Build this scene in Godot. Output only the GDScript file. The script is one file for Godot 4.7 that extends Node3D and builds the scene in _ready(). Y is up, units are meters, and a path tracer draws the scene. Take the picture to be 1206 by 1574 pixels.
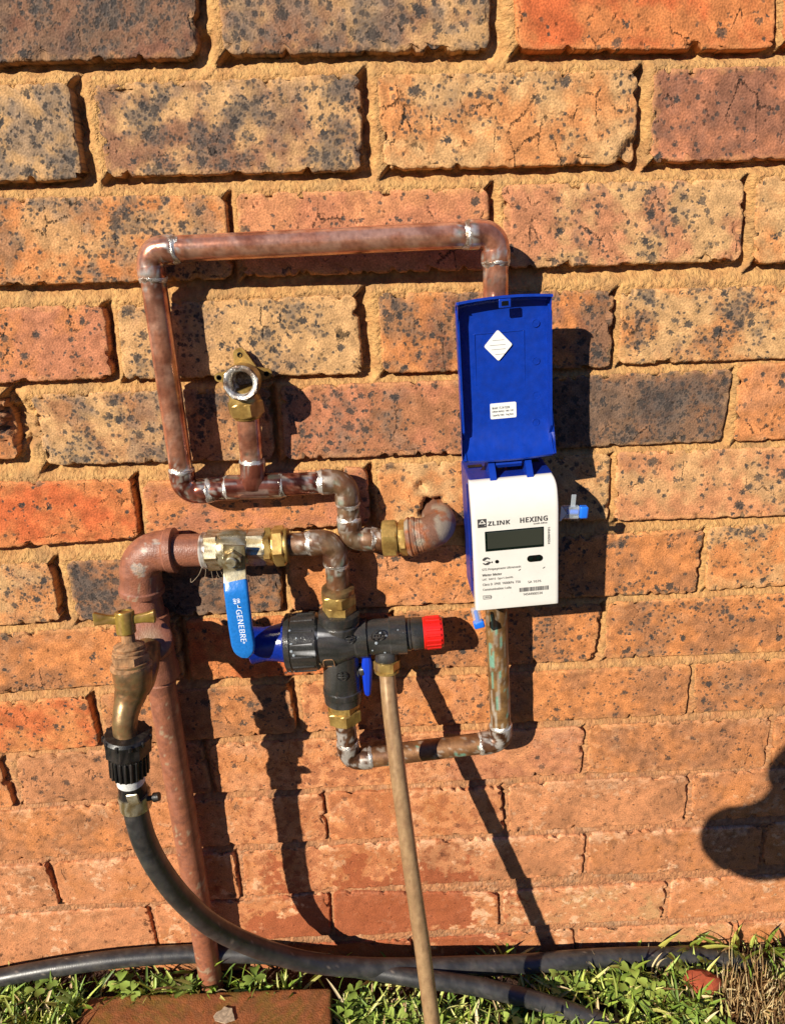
extends Node3D
# A brick garden wall with a prepaid water meter, copper pipes, a tap and a hose. Metres, y up, the wall's brick faces at z = 0.

var nz := FastNoiseLite.new()
var nf := FastNoiseLite.new()
var nw := FastNoiseLite.new()
var M := {}
var origin := {}
var joints := []  # where pipes were soldered: flux and tin stain the copper there
var rng := RandomNumberGenerator.new()


# ---- everything together

func _ready() -> void:
	var cam := Camera3D.new()
	cam.name = "camera"
	cam.fov = 73.1843
	cam.near = 0.02
	cam.far = 200.0
	cam.position = Vector3(0.3539, 0.9450, 0.6702)
	cam.rotation = Vector3(-0.37758, -0.00762, -0.05054)
	add_child(cam)
	cam.current = true
	var env := Environment.new()
	env.background_mode = Environment.BG_SKY
	env.tonemap_mode = Environment.TONE_MAPPER_LINEAR
	env.tonemap_exposure = 1.45
	env.sdfgi_enabled = true
	env.ssao_enabled = true
	env.ssil_enabled = true
	var sky := ProceduralSkyMaterial.new()
	sky.sky_top_color = Color(0.20, 0.37, 0.66)
	sky.sky_horizon_color = Color(0.56, 0.64, 0.72)
	sky.sky_curve = 0.12
	sky.ground_bottom_color = Color(0.20, 0.17, 0.12)
	sky.ground_horizon_color = Color(0.42, 0.40, 0.36)
	sky.sky_energy_multiplier = 1.0
	sky.sun_angle_max = 12.0
	env.sky = Sky.new()
	env.sky.sky_material = sky
	env.background_energy_multiplier = 0.62
	var we := WorldEnvironment.new()
	we.name = "sky"
	we.environment = env
	add_child(we)
	var sun := DirectionalLight3D.new()
	sun.name = "sun"
	sun.light_energy = 1.6
	sun.light_color = Color(1.0, 0.965, 0.90)
	sun.light_angular_distance = 0.5
	sun.shadow_enabled = true
	add_child(sun)
	sun.look_at_from_position(Vector3.ZERO, Vector3(0.90, -0.73, -1.0))

	rng.seed = 4711
	nz.seed = 21
	nz.noise_type = FastNoiseLite.TYPE_SIMPLEX_SMOOTH
	nz.frequency = 0.1
	nz.fractal_octaves = 3
	nf.seed = 22
	nf.noise_type = FastNoiseLite.TYPE_SIMPLEX_SMOOTH
	nf.frequency = 0.1
	nf.fractal_octaves = 3
	nw.seed = 23
	nw.frequency = 0.3
	nw.fractal_octaves = 2
	materials()
	mat("mortar", Color.WHITE, 0.0, 0.95, true, noise_tex(1024, 0.02, 6, 0.66, 1.0, 31), null, noise_tex(1024, 0.035, 6, 0.0, 1.0, 32), 0.22, 6.0)
	mat("mortar_plain", Color(0.72, 0.5, 0.3), 0.0, 0.95)
	mat("soil", Color.WHITE, 0.0, 0.95, true, noise_tex(512, 0.05, 5, 0.6, 1.0, 33), null, noise_tex(512, 0.05, 5, 0.0, 1.0, 34), 0.3, 7.0)
	mat("crust", Color(0.80, 0.70, 0.58), 0.0, 0.9, false, noise_tex(256, 0.06, 4, 0.6, 1.0, 35))
	mat("clay", Color(0.66, 0.30, 0.17), 0.0, 0.9, false, noise_tex(256, 0.06, 4, 0.7, 1.0, 36))
	mat("brass_letters", Color(0.5, 0.42, 0.28), 0.2, 0.6)
	mat("leaf", Color.WHITE, 0.0, 0.5, true)
	M.leaf.backlight_enabled = true
	M.leaf.backlight = Color(0.45, 0.5, 0.3)
	var tone := [Color(0.52, 0.60, 0.22), Color(0.42, 0.52, 0.18), Color(0.66, 0.66, 0.32), Color(0.46, 0.56, 0.20)]
	for k in 4:
		mat("leaf%d" % k, tone[k], 0.0, 0.5)
		M["leaf%d" % k].backlight_enabled = true
		M["leaf%d" % k].backlight = Color(0.45, 0.5, 0.3)
	mat("skin", Color(0.55, 0.38, 0.29), 0.0, 0.55)
	mat("jacket", Color(0.12, 0.14, 0.19), 0.0, 0.9)
	mat("trousers", Color(0.16, 0.17, 0.20), 0.0, 0.9)

	build_ground()
	build_wall()
	build_slab()
	build_copper_loop()
	build_wall_elbow()
	build_wall_coupling()
	build_standpipe()
	build_ball_valve()
	build_valve_bend()
	build_control_valve()
	build_drain_pipe()
	build_lower_copper()
	build_meter()
	build_seals()
	build_tap()
	build_hoses()
	build_grass()
	build_tufts()
	build_person()




class Geo:
	var v := PackedVector3Array()
	var idx := PackedInt32Array()

	func pt(p: Vector3) -> int:
		v.append(p)
		return v.size() - 1

	func tri(a: int, b: int, c: int) -> void:
		idx.append(a)
		idx.append(b)
		idx.append(c)

	func quad(a: int, b: int, c: int, d: int) -> void:
		tri(a, b, c)
		tri(a, c, d)

	func fix(start: int) -> void:  # turns a closed piece right side out
		if start >= idx.size():
			return
		var o := v[idx[start]]
		var vol := 0.0
		for k in range(start, idx.size(), 3):
			vol += (v[idx[k]] - o).dot((v[idx[k + 1]] - o).cross(v[idx[k + 2]] - o))
		if vol > 0.0:
			for k in range(start, idx.size(), 3):
				var s := idx[k + 1]
				idx[k + 1] = idx[k + 2]
				idx[k + 2] = s

	func rings(rows: Array, caps := true) -> void:  # rows of equal, closed rings
		var s := idx.size()
		var n: int = rows[0].size()
		var first := []
		for row in rows:
			first.append(v.size())
			v.append_array(row)
		for k in rows.size() - 1:
			for i in n:
				var j := (i + 1) % n
				quad(first[k] + i, first[k] + j, first[k + 1] + j, first[k + 1] + i)
		if caps:
			for e in [0, rows.size() - 1]:
				var c := Vector3.ZERO
				for q in rows[e]:
					c += q
				var m := pt(c / n)
				for i in n:
					var j := (i + 1) % n
					if e == 0:
						tri(m, first[e] + j, first[e] + i)
					else:
						tri(m, first[e] + i, first[e] + j)
		fix(s)

	static func frame(d: Vector3) -> Array:
		var up := Vector3.UP if absf(d.y) < 0.9 else Vector3.BACK
		var x := up.cross(d).normalized()
		return [x, d.cross(x).normalized()]

	func tube(path: Array, radius, n := 28, caps := true) -> void:
		var rows := []
		var d: Vector3 = (path[1] - path[0]).normalized()
		var f := frame(d)
		var x: Vector3 = f[0]
		for k in path.size():
			var a: Vector3 = path[maxi(k - 1, 0)]
			var b: Vector3 = path[mini(k + 1, path.size() - 1)]
			d = (b - a).normalized()
			x = (x - d * x.dot(d)).normalized()
			var y := d.cross(x)
			var r: float = radius[k] if radius is Array else radius
			var row := PackedVector3Array()
			for i in n:
				var t := TAU * i / n
				row.append(path[k] + (x * cos(t) + y * sin(t)) * r)
			rows.append(row)
		rings(rows, caps)

	func lathe(o: Vector3, d: Vector3, profile: Array, n := 32, turn := 0.0, caps := true) -> void:  # profile: Vector3(along, radius, sides), 0 sides = round
		d = d.normalized()
		var f := frame(d)
		var rows := []
		for q in profile:
			var row := PackedVector3Array()
			for i in n:
				var t := TAU * i / n
				var r: float = q.y
				if q.z > 0.5:
					var h: float = PI / q.z
					r *= cos(h) / cos(fposmod(t, 2.0 * h) - h)
				row.append(o + d * q.x + (f[0] * cos(t + turn) + f[1] * sin(t + turn)) * r)
			rows.append(row)
		rings(rows, caps)

	func prism(poly: PackedVector2Array, o: Vector3, x: Vector3, y: Vector3, z: Vector3) -> void:  # a flat outline given a thickness z
		var s := idx.size()
		var n := poly.size()
		var a := v.size()
		for q in poly:
			v.append(o + x * q.x + y * q.y)
		for q in poly:
			v.append(o + x * q.x + y * q.y + z)
		var t := Geometry2D.triangulate_polygon(poly)
		var ccw := 0.0
		for i in n:
			ccw += poly[i].cross(poly[(i + 1) % n])
		for k in range(0, t.size(), 3):
			var area := (poly[t[k + 1]] - poly[t[k]]).cross(poly[t[k + 2]] - poly[t[k]])
			var flip := area * ccw < 0.0
			var p := t[k + 2] if flip else t[k + 1]
			var q := t[k + 1] if flip else t[k + 2]
			tri(a + t[k], a + q, a + p)
			tri(a + n + t[k], a + n + p, a + n + q)
		for i in n:
			var j := (i + 1) % n
			quad(a + i, a + j, a + n + j, a + n + i)
		fix(s)

	func box(c: Vector3, size: Vector3, bas := Basis(), bevel := 0.0008) -> void:
		var h := size / 2.0
		var b := minf(bevel, minf(h.x, minf(h.y, h.z)) * 0.9)
		var rows := []  # a loft along z through chamfered octagons
		for q in [[-h.z, b], [-h.z + b, 0.0], [h.z - b, 0.0], [h.z, b]]:
			var w: float = h.x - q[1]
			var l: float = h.y - q[1]
			var row := PackedVector3Array()
			for e in [[w - b, -l], [w, -l + b], [w, l - b], [w - b, l], [-w + b, l], [-w, l - b], [-w, -l + b], [-w + b, -l]]:
				row.append(c + bas * Vector3(e[0], e[1], q[0]))
			rows.append(row)
		rings(rows)

	func loft(sections: Array) -> void:
		rings(sections)


func hash01(a: float, b: float) -> float:
	return fposmod(sin(a * 12.9898 + b * 78.233) * 43758.5453, 1.0)


func lin(r: float, g: float, b: float) -> Color:
	return Color(r, g, b).srgb_to_linear()


func n3(p: Vector3, f: float) -> float:  # smooth noise 0..1 with detail
	return clampf(0.5 + 0.75 * nz.get_noise_3dv(p * f), 0.0, 1.0)


func smooth01(a: float, b: float, x: float) -> float:
	return smoothstep(a, b, x)


func flux(col: Color, p: Vector3, tin := 0.9) -> Color:
	for q in joints:
		var d: float = p.distance_to(q)
		if d < 0.030:
			var n := n3(p + Vector3(6, 6, 6), 1000.0)
			var near := smooth01(0.026, 0.013, d)
			col = col.lerp(lin(0.33, 0.17, 0.13), 0.55 * near * smooth01(0.50, 0.68, n3(p + Vector3(2, 9, 1), 520.0)))
			col = col.lerp(lin(0.93, 0.90, 0.85), tin * smooth01(0.021, 0.012, d) * smooth01(0.62, 0.72, n))
			col = col.lerp(lin(0.50, 0.66, 0.58), 0.5 * near * smooth01(0.78, 0.84, n3(p + Vector3(1, 1, 9), 620.0)))
	return col


func tint(kind: String, p: Vector3) -> Color:  # what the surface itself is coloured like at p (linear values)
	var a := n3(p, 1600.0)
	var b := n3(p + Vector3(3, 1, 2), 5200.0)
	var c := n3(p + Vector3(7, 5, 1), 520.0)
	match kind:
		"copper":
			var s := n3(p + Vector3(0, 4, 0), 240.0)
			var col := lin(0.95, 0.71, 0.59).lerp(lin(0.90, 0.61, 0.48), smooth01(0.35, 0.65, c))
			col = col.lerp(lin(0.62, 0.36, 0.27), 0.65 * smooth01(0.52, 0.74, s))
			col = col.lerp(lin(0.50, 0.28, 0.21), 0.35 * smooth01(0.55, 0.8, a))
			col = col.lerp(lin(0.92, 0.70, 0.60), 0.35 * smooth01(0.55, 0.75, b) * smooth01(0.5, 0.7, 1.0 - s))
			return flux(col, p)
		"copper_hot":
			var col := lin(0.72, 0.42, 0.33).lerp(lin(0.46, 0.23, 0.18), smooth01(0.4, 0.65, c))
			col = col.lerp(lin(0.84, 0.62, 0.52), 0.6 * smooth01(0.58, 0.72, b) * smooth01(0.45, 0.6, c))
			col = col.lerp(lin(0.88, 0.84, 0.78), 0.8 * smooth01(0.70, 0.74, n3(p + Vector3(1, 1, 6), 900.0)))
			return flux(col.lerp(lin(0.20, 0.11, 0.10), 0.7 * smooth01(0.60, 0.78, n3(p, 330.0))), p)
		"copper_old":
			var col := lin(0.52, 0.40, 0.29).lerp(lin(0.38, 0.27, 0.18), smooth01(0.35, 0.65, c))
			col = col.lerp(lin(0.60, 0.52, 0.42), 0.5 * smooth01(0.45, 0.7, n3(p + Vector3(2, 2, 2), 420.0)))
			col = col.lerp(lin(0.56, 0.36, 0.24), 0.5 * smooth01(0.5, 0.7, n3(p + Vector3(8, 2, 2), 300.0)))
			return flux(col.lerp(lin(0.78, 0.73, 0.66), 0.6 * smooth01(0.76, 0.84, a)), p, 0.5)
		"copper_green":
			var s := n3(Vector3(p.x * 1500.0 + 31.0, p.y * 170.0, p.z * 1500.0), 1.0)
			var low := smooth01(0.53, 0.43, p.y)
			var col := lin(0.66, 0.50, 0.31).lerp(lin(0.52, 0.38, 0.23), smooth01(0.35, 0.65, c))
			col = col.lerp(lin(0.84, 0.80, 0.73), (0.35 + 0.5 * low) * smooth01(0.60, 0.68, n3(Vector3(p.x * 2200.0, p.y * 260.0, p.z * 2200.0) + Vector3(9, 2, 4), 1.0)))
			return col.lerp(lin(0.56, 0.78, 0.68), 0.95 * smooth01(0.74, 0.78, s))
		"copper_brown":
			var col := lin(0.60, 0.43, 0.28).lerp(lin(0.48, 0.33, 0.22), smooth01(0.35, 0.65, c))
			col = col.lerp(lin(0.78, 0.73, 0.66), 0.6 * smooth01(0.70, 0.76, n3(p + Vector3(3, 2, 8), 800.0)))
			return col.lerp(lin(0.56, 0.78, 0.68), 0.9 * smooth01(0.88, 0.91, n3(p + Vector3(3, 7, 1), 420.0)))
		"copper_scale":
			var col := lin(0.44, 0.30, 0.20).lerp(lin(0.30, 0.19, 0.13), smooth01(0.4, 0.65, a))
			return col.lerp(lin(0.80, 0.77, 0.73), 0.85 * smooth01(0.53, 0.62, n3(p + Vector3(2, 2, 8), 700.0)))
		"solder":
			return lin(0.92, 0.90, 0.86).lerp(lin(0.62, 0.52, 0.44), smooth01(0.48, 0.72, n3(p, 900.0)))
		"brass":
			var col := lin(0.86, 0.72, 0.42).lerp(lin(0.72, 0.57, 0.31), smooth01(0.35, 0.7, c))
			return col.lerp(lin(0.50, 0.38, 0.21), 0.6 * smooth01(0.58, 0.8, n3(p, 800.0)))
		"brass_old":
			var col := lin(0.60, 0.49, 0.33).lerp(lin(0.48, 0.38, 0.26), smooth01(0.35, 0.7, c))
			return col.lerp(lin(0.66, 0.46, 0.30), 0.6 * smooth01(0.52, 0.7, a))
		"brass_handle":
			return lin(0.72, 0.60, 0.28).lerp(lin(0.58, 0.46, 0.20), smooth01(0.35, 0.7, c)).lerp(lin(0.74, 0.56, 0.38), 0.6 * smooth01(0.6, 0.75, a))
		"brass_dust":
			var col := lin(0.74, 0.54, 0.36).lerp(lin(0.54, 0.40, 0.26), smooth01(0.4, 0.65, a))
			return col.lerp(lin(0.74, 0.58, 0.42), 0.6 * smooth01(0.55, 0.7, b))
		"nickel":
			return lin(0.82, 0.78, 0.66).lerp(lin(0.62, 0.54, 0.38), smooth01(0.4, 0.7, a))
		"steel_paint":
			var col := lin(0.63, 0.41, 0.32).lerp(lin(0.54, 0.34, 0.26), smooth01(0.4, 0.65, c))
			col = col.lerp(lin(0.64, 0.40, 0.29), 0.7 * smooth01(0.5, 0.7, n3(p, 900.0)))
			var low := smooth01(0.60, 0.10, p.y)  # mud splashed up from the ground
			col = col.lerp(lin(0.70, 0.43, 0.30), 0.6 * low * smooth01(0.3, 0.7, a))
			var chip := maxf(n3(p + Vector3(4, 4, 4), 1000.0) - 0.02, n3(p + Vector3(1, 4, 9), 330.0) - 0.015)
			for q in [[Vector3(0.1142, 0.6803, 0.0470), 0.0125], [Vector3(0.1024, 0.6505, 0.0470), 0.0085], [Vector3(0.1032, 0.5946, 0.0780), 0.0120], [Vector3(0.1068, 0.5729, 0.0750), 0.0070]]:
				var d: float = p.distance_to(q[0]) / q[1] + 0.9 * (a - 0.5) + 0.5 * (c - 0.5)
				col = col.lerp(lin(0.74, 0.64, 0.56).lerp(lin(0.62, 0.58, 0.54), smooth01(0.4, 0.6, b)), 0.95 * smooth01(0.95, 0.85, d))
			return col.lerp(lin(0.68, 0.58, 0.47), 0.9 * smooth01(0.86, 0.88, chip))
		"rust":
			var col := lin(0.54, 0.38, 0.30).lerp(lin(0.66, 0.60, 0.52), smooth01(0.40, 0.52, n3(p + Vector3(2, 0, 0), 300.0)))
			return col.lerp(lin(0.66, 0.34, 0.12), 0.65 * smooth01(0.58, 0.72, n3(p, 420.0)))
		"plastic_wet":
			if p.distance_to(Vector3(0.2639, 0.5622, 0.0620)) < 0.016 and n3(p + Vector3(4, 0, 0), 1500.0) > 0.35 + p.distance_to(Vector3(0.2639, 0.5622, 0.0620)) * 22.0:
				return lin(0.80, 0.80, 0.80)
			return lin(0.20, 0.195, 0.19).lerp(lin(0.30, 0.29, 0.28), smooth01(0.45, 0.75, c)).lerp(lin(0.30, 0.25, 0.20), 0.45 * smooth01(0.6, 0.75, a))
		"black_dusty":
			return lin(0.11, 0.105, 0.10).lerp(lin(0.30, 0.27, 0.24), 0.5 * smooth01(0.5, 0.75, a))
		"hose":
			var s := n3(p, 700.0)
			var col := lin(0.20, 0.20, 0.205).lerp(lin(0.27, 0.265, 0.26), smooth01(0.4, 0.7, n3(p, 260.0)))
			col = col.lerp(lin(0.34, 0.32, 0.30), 0.4 * smooth01(0.5, 0.75, s))
			return col.lerp(lin(0.15, 0.155, 0.16), 0.4 * smooth01(0.74, 0.80, n3(p + Vector3(5, 5, 5), 620.0))).lerp(lin(0.62, 0.56, 0.5), 0.5 * smooth01(0.92, 0.95, a))
		"drain":
			var s := n3(Vector3(p.x * 900.0, p.y * 120.0, p.z * 900.0), 1.0)
			return lin(0.74, 0.60, 0.44).lerp(lin(0.68, 0.54, 0.39), smooth01(0.4, 0.65, s)).lerp(lin(0.54, 0.40, 0.30), 0.35 * smooth01(0.66, 0.74, a))
		"slab":
			var col := lin(0.60, 0.35, 0.19).lerp(lin(0.52, 0.32, 0.16), smooth01(0.4, 0.6, c))
			col = col.lerp(lin(0.50, 0.38, 0.14), 0.7 * smooth01(0.5, 0.65, n3(p, 260.0)))
			return col.lerp(lin(0.66, 0.38, 0.22), 0.5 * smooth01(0.55, 0.7, a))
	return Color.WHITE


# ---- committing geometry as named objects

func thing(called: String, label: String, category: String, at: Vector3, group := "") -> Node3D:
	var o := Node3D.new()
	o.name = called
	add_child(o, true)
	o.position = at
	origin[o] = at
	o.set_meta("label", label)
	o.set_meta("category", category)
	if group:
		o.set_meta("group", group)
	return o


func tag(o: Node, label: String, category: String, group := "") -> void:
	o.set_meta("label", label)
	o.set_meta("category", category)
	if group:
		o.set_meta("group", group)


func put(called: String, mesh: Mesh, material: Material, parent: Node, at := Vector3.ZERO) -> MeshInstance3D:
	var o := MeshInstance3D.new()
	o.name = called
	o.mesh = mesh
	o.material_override = material
	o.position = at
	parent.add_child(o, true)
	return o


func obj(called: String, g: Geo, material: Material, parent: Node = self, kind := "", crease := 38.0) -> MeshInstance3D:
	var shift: Vector3 = origin.get(parent, Vector3.ZERO)
	var faces := g.idx.size() / 3
	var fn := PackedVector3Array()
	fn.resize(faces)
	var count := PackedInt32Array()
	count.resize(g.v.size() + 1)
	for f in faces:
		var a := g.v[g.idx[3 * f]]
		fn[f] = (g.v[g.idx[3 * f + 2]] - a).cross(g.v[g.idx[3 * f + 1]] - a)
		for k in 3:
			count[g.idx[3 * f + k] + 1] += 1
	for k in g.v.size():
		count[k + 1] += count[k]
	var fill := count.duplicate()
	var list := PackedInt32Array()
	list.resize(faces * 3)
	for f in faces:
		for k in 3:
			var i := g.idx[3 * f + k]
			list[fill[i]] = f
			fill[i] += 1
	var limit := cos(deg_to_rad(crease))
	var verts := PackedVector3Array()
	var norms := PackedVector3Array()
	var cols := PackedColorArray()
	verts.resize(faces * 3)
	norms.resize(faces * 3)
	var un := PackedVector3Array()
	un.resize(faces)
	for f in faces:
		un[f] = fn[f].normalized()
	var shade := PackedColorArray()
	if kind:
		for p in g.v:
			shade.append(tint(kind, p))
		cols.resize(faces * 3)
	for f in faces:
		for k in 3:
			var i := g.idx[3 * f + k]
			var s := Vector3.ZERO
			for e in range(count[i], count[i + 1]):
				if un[list[e]].dot(un[f]) > limit:
					s += fn[list[e]]
			verts[3 * f + k] = g.v[i] - shift
			norms[3 * f + k] = s.normalized() if s.length_squared() > 0.0 else Vector3.UP
			if kind:
				cols[3 * f + k] = shade[i]
	var arrays := []
	arrays.resize(Mesh.ARRAY_MAX)
	arrays[Mesh.ARRAY_VERTEX] = verts
	arrays[Mesh.ARRAY_NORMAL] = norms
	if kind:
		arrays[Mesh.ARRAY_COLOR] = cols
	var m := ArrayMesh.new()
	m.add_surface_from_arrays(Mesh.PRIMITIVE_TRIANGLES, arrays)
	var o := put(called, m, material, parent)
	origin[o] = shift
	return o


# ---- materials

func noise_tex(size: int, freq: float, oct: int, lo: float, hi: float, sd: int, cell := false) -> NoiseTexture2D:
	var n := FastNoiseLite.new()
	n.seed = sd
	n.noise_type = FastNoiseLite.TYPE_CELLULAR if cell else FastNoiseLite.TYPE_SIMPLEX_SMOOTH
	n.frequency = freq
	n.fractal_octaves = oct
	n.fractal_gain = 0.6
	var t := NoiseTexture2D.new()
	t.width = size
	t.height = size
	t.seamless = true
	t.noise = n
	var r := Gradient.new()
	r.set_color(0, Color(lo, lo, lo))
	r.set_color(1, Color(hi, hi, hi))
	t.color_ramp = r
	return t


func mat(key: String, color: Color, metal: float, rough: float, painted := false, grain: Texture2D = null, rough_tex: Texture2D = null, bump: Texture2D = null, height := 0.0, scale := 12.0) -> StandardMaterial3D:
	var m := StandardMaterial3D.new()
	m.resource_name = key
	m.albedo_color = color
	m.metallic = metal
	m.roughness = rough
	m.vertex_color_use_as_albedo = painted
	m.albedo_texture = grain
	m.roughness_texture = rough_tex
	if bump:
		m.heightmap_enabled = true
		m.heightmap_texture = bump
		m.heightmap_scale = height
	if grain or rough_tex or bump:
		m.uv1_triplanar = true
		m.uv1_scale = Vector3.ONE * scale
	M[key] = m
	return m


func materials() -> void:
	var grain := noise_tex(512, 0.03, 5, 0.80, 1.0, 11)
	var smudge := noise_tex(512, 0.012, 5, 0.55, 1.0, 12)
	var fine := noise_tex(512, 0.08, 4, 0.0, 1.0, 13)
	var soft := noise_tex(512, 0.02, 4, 0.0, 1.0, 14)
	mat("copper", Color.WHITE, 0.68, 0.27, true, grain, smudge, soft, 0.003, 14.0)
	mat("copper_old", Color.WHITE, 0.4, 0.62, true, grain, smudge, fine, 0.012, 14.0)
	mat("solder", Color.WHITE, 0.6, 0.34, true, grain, smudge, fine, 0.05, 20.0)
	mat("brass", Color.WHITE, 0.58, 0.46, true, grain, smudge, fine, 0.005, 16.0)
	mat("brass_old", Color.WHITE, 0.5, 0.45, true, grain, smudge, soft, 0.015, 14.0)
	mat("brass_dust", Color.WHITE, 0.1, 0.85, true, grain, null, fine, 0.03, 14.0)
	mat("nickel", Color.WHITE, 0.68, 0.38, true, grain, smudge, fine, 0.004, 16.0)
	mat("chrome", lin(0.9, 0.9, 0.9).linear_to_srgb(), 1.0, 0.16, false, null, smudge, soft, 0.03, 20.0)
	mat("steel_paint", Color.WHITE, 0.0, 0.62, true, grain, smudge, fine, 0.04, 10.0)
	mat("rust", Color.WHITE, 0.1, 0.7, true, grain, smudge, fine, 0.05, 12.0)
	mat("black_plastic", Color.WHITE, 0.0, 0.34, true, grain, smudge, fine, 0.02, 16.0)
	mat("black_dusty", Color.WHITE, 0.0, 0.6, true, grain, smudge, fine, 0.02, 16.0)
	mat("hose", Color.WHITE, 0.0, 0.5, true, grain, smudge, fine, 0.01, 10.0)
	mat("drain", Color.WHITE, 0.25, 0.36, true, grain, smudge, null, 0.0, 8.0)
	mat("slab", Color.WHITE, 0.0, 0.85, true, grain, smudge, fine, 0.06, 8.0)
	mat("meter_blue", Color(0.05, 0.215, 0.63), 0.0, 0.40, false, noise_tex(1024, 0.006, 6, 0.84, 1.0, 15), smudge, fine, 0.006, 14.0)
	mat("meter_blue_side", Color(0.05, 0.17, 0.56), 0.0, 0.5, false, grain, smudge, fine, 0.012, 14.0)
	mat("lever_blue", Color(0.13, 0.47, 0.80), 0.0, 0.34, false, noise_tex(512, 0.03, 4, 0.86, 1.0, 16), smudge, soft, 0.02, 14.0)
	mat("knob_blue", Color(0.045, 0.17, 0.56), 0.0, 0.3, false, noise_tex(512, 0.03, 4, 0.8, 1.0, 17), smudge, soft, 0.02, 14.0)
	mat("blade_blue", Color(0.07, 0.22, 0.72), 0.0, 0.35)
	mat("red", Color(0.86, 0.11, 0.08), 0.0, 0.42, false, noise_tex(512, 0.03, 4, 0.88, 1.0, 18), smudge)
	mat("panel_white", Color(0.87, 0.855, 0.82), 0.0, 0.42, false, noise_tex(512, 0.01, 4, 0.965, 1.0, 19), smudge, null, 0.0, 6.0)
	mat("paper", Color(0.88, 0.88, 0.86), 0.0, 0.6)
	mat("ink", Color(0.27, 0.26, 0.26), 0.0, 0.6)
	mat("ink_light", Color(0.44, 0.43, 0.42), 0.0, 0.6)
	mat("white_ink", Color(0.9, 0.92, 0.94), 0.0, 0.5)
	mat("screen", Color(0.20, 0.21, 0.18), 0.0, 0.14)
	mat("screen_digit", Color(0.15, 0.155, 0.135), 0.0, 0.3)
	mat("dark", Color(0.04, 0.045, 0.04), 0.0, 0.3)
	mat("sensor", Color(0.03, 0.08, 0.06), 0.0, 0.12)
	mat("tape", Color(0.92, 0.92, 0.9), 0.0, 0.5, false, grain, null, fine, 0.03, 20.0)
	mat("seal_blue", Color(0.12, 0.42, 0.85), 0.0, 0.3)
	var clear := mat("clear", Color(0.92, 0.97, 1.0, 0.2), 0.0, 0.08)
	clear.transparency = BaseMaterial3D.TRANSPARENCY_ALPHA
	M.red.clearcoat_enabled = true
	M.red.clearcoat = 0.3


# ---- the brick wall

const TW := 440  # a brick's picture in the atlas, 0.55 mm a pixel
const TH := 144
const PER_ROW := 4
const PER_PAGE := 56
var palette := {
	"tan": Vector3(0.75, 0.585, 0.40), "orange": Vector3(0.75, 0.485, 0.29), "vivid": Vector3(0.73, 0.38, 0.22), "pink": Vector3(0.69, 0.45, 0.325),
	"salmon": Vector3(0.74, 0.505, 0.345), "mauve": Vector3(0.49, 0.335, 0.265), "brown": Vector3(0.60, 0.41, 0.28), "dark": Vector3(0.37, 0.30, 0.26),
}
var maps := {}
var tiles := []


func noise_bytes(kind: int, freq: float, oct: int, sd: int, ret := 0, warp := 0.0) -> PackedByteArray:
	var n := FastNoiseLite.new()
	n.seed = sd
	n.noise_type = kind
	n.frequency = freq
	n.fractal_octaves = oct
	n.fractal_gain = 0.55
	if kind == FastNoiseLite.TYPE_CELLULAR:
		n.fractal_type = FastNoiseLite.FRACTAL_NONE
		n.cellular_return_type = ret
		n.cellular_jitter = 1.0
	if warp > 0.0:
		n.domain_warp_enabled = true
		n.domain_warp_amplitude = warp
		n.domain_warp_frequency = 0.03
	return n.get_image(1024, 1024, false, false, true).get_data()


func wall_noise() -> void:
	maps.low = noise_bytes(FastNoiseLite.TYPE_SIMPLEX_SMOOTH, 0.007, 3, 1)
	maps.mid = noise_bytes(FastNoiseLite.TYPE_SIMPLEX_SMOOTH, 0.03, 4, 2)
	maps.fine = noise_bytes(FastNoiseLite.TYPE_SIMPLEX_SMOOTH, 0.22, 3, 3)
	maps.big_d = noise_bytes(FastNoiseLite.TYPE_CELLULAR, 0.05, 1, 4, FastNoiseLite.RETURN_DISTANCE, 9.0)
	maps.big_v = noise_bytes(FastNoiseLite.TYPE_CELLULAR, 0.05, 1, 4, FastNoiseLite.RETURN_CELL_VALUE, 9.0)
	maps.small_d = noise_bytes(FastNoiseLite.TYPE_CELLULAR, 0.12, 1, 5, FastNoiseLite.RETURN_DISTANCE, 5.0)
	maps.small_v = noise_bytes(FastNoiseLite.TYPE_CELLULAR, 0.12, 1, 5, FastNoiseLite.RETURN_CELL_VALUE, 5.0)
	maps.crack = noise_bytes(FastNoiseLite.TYPE_CELLULAR, 0.022, 1, 6, FastNoiseLite.RETURN_DISTANCE2_SUB, 16.0)


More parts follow.
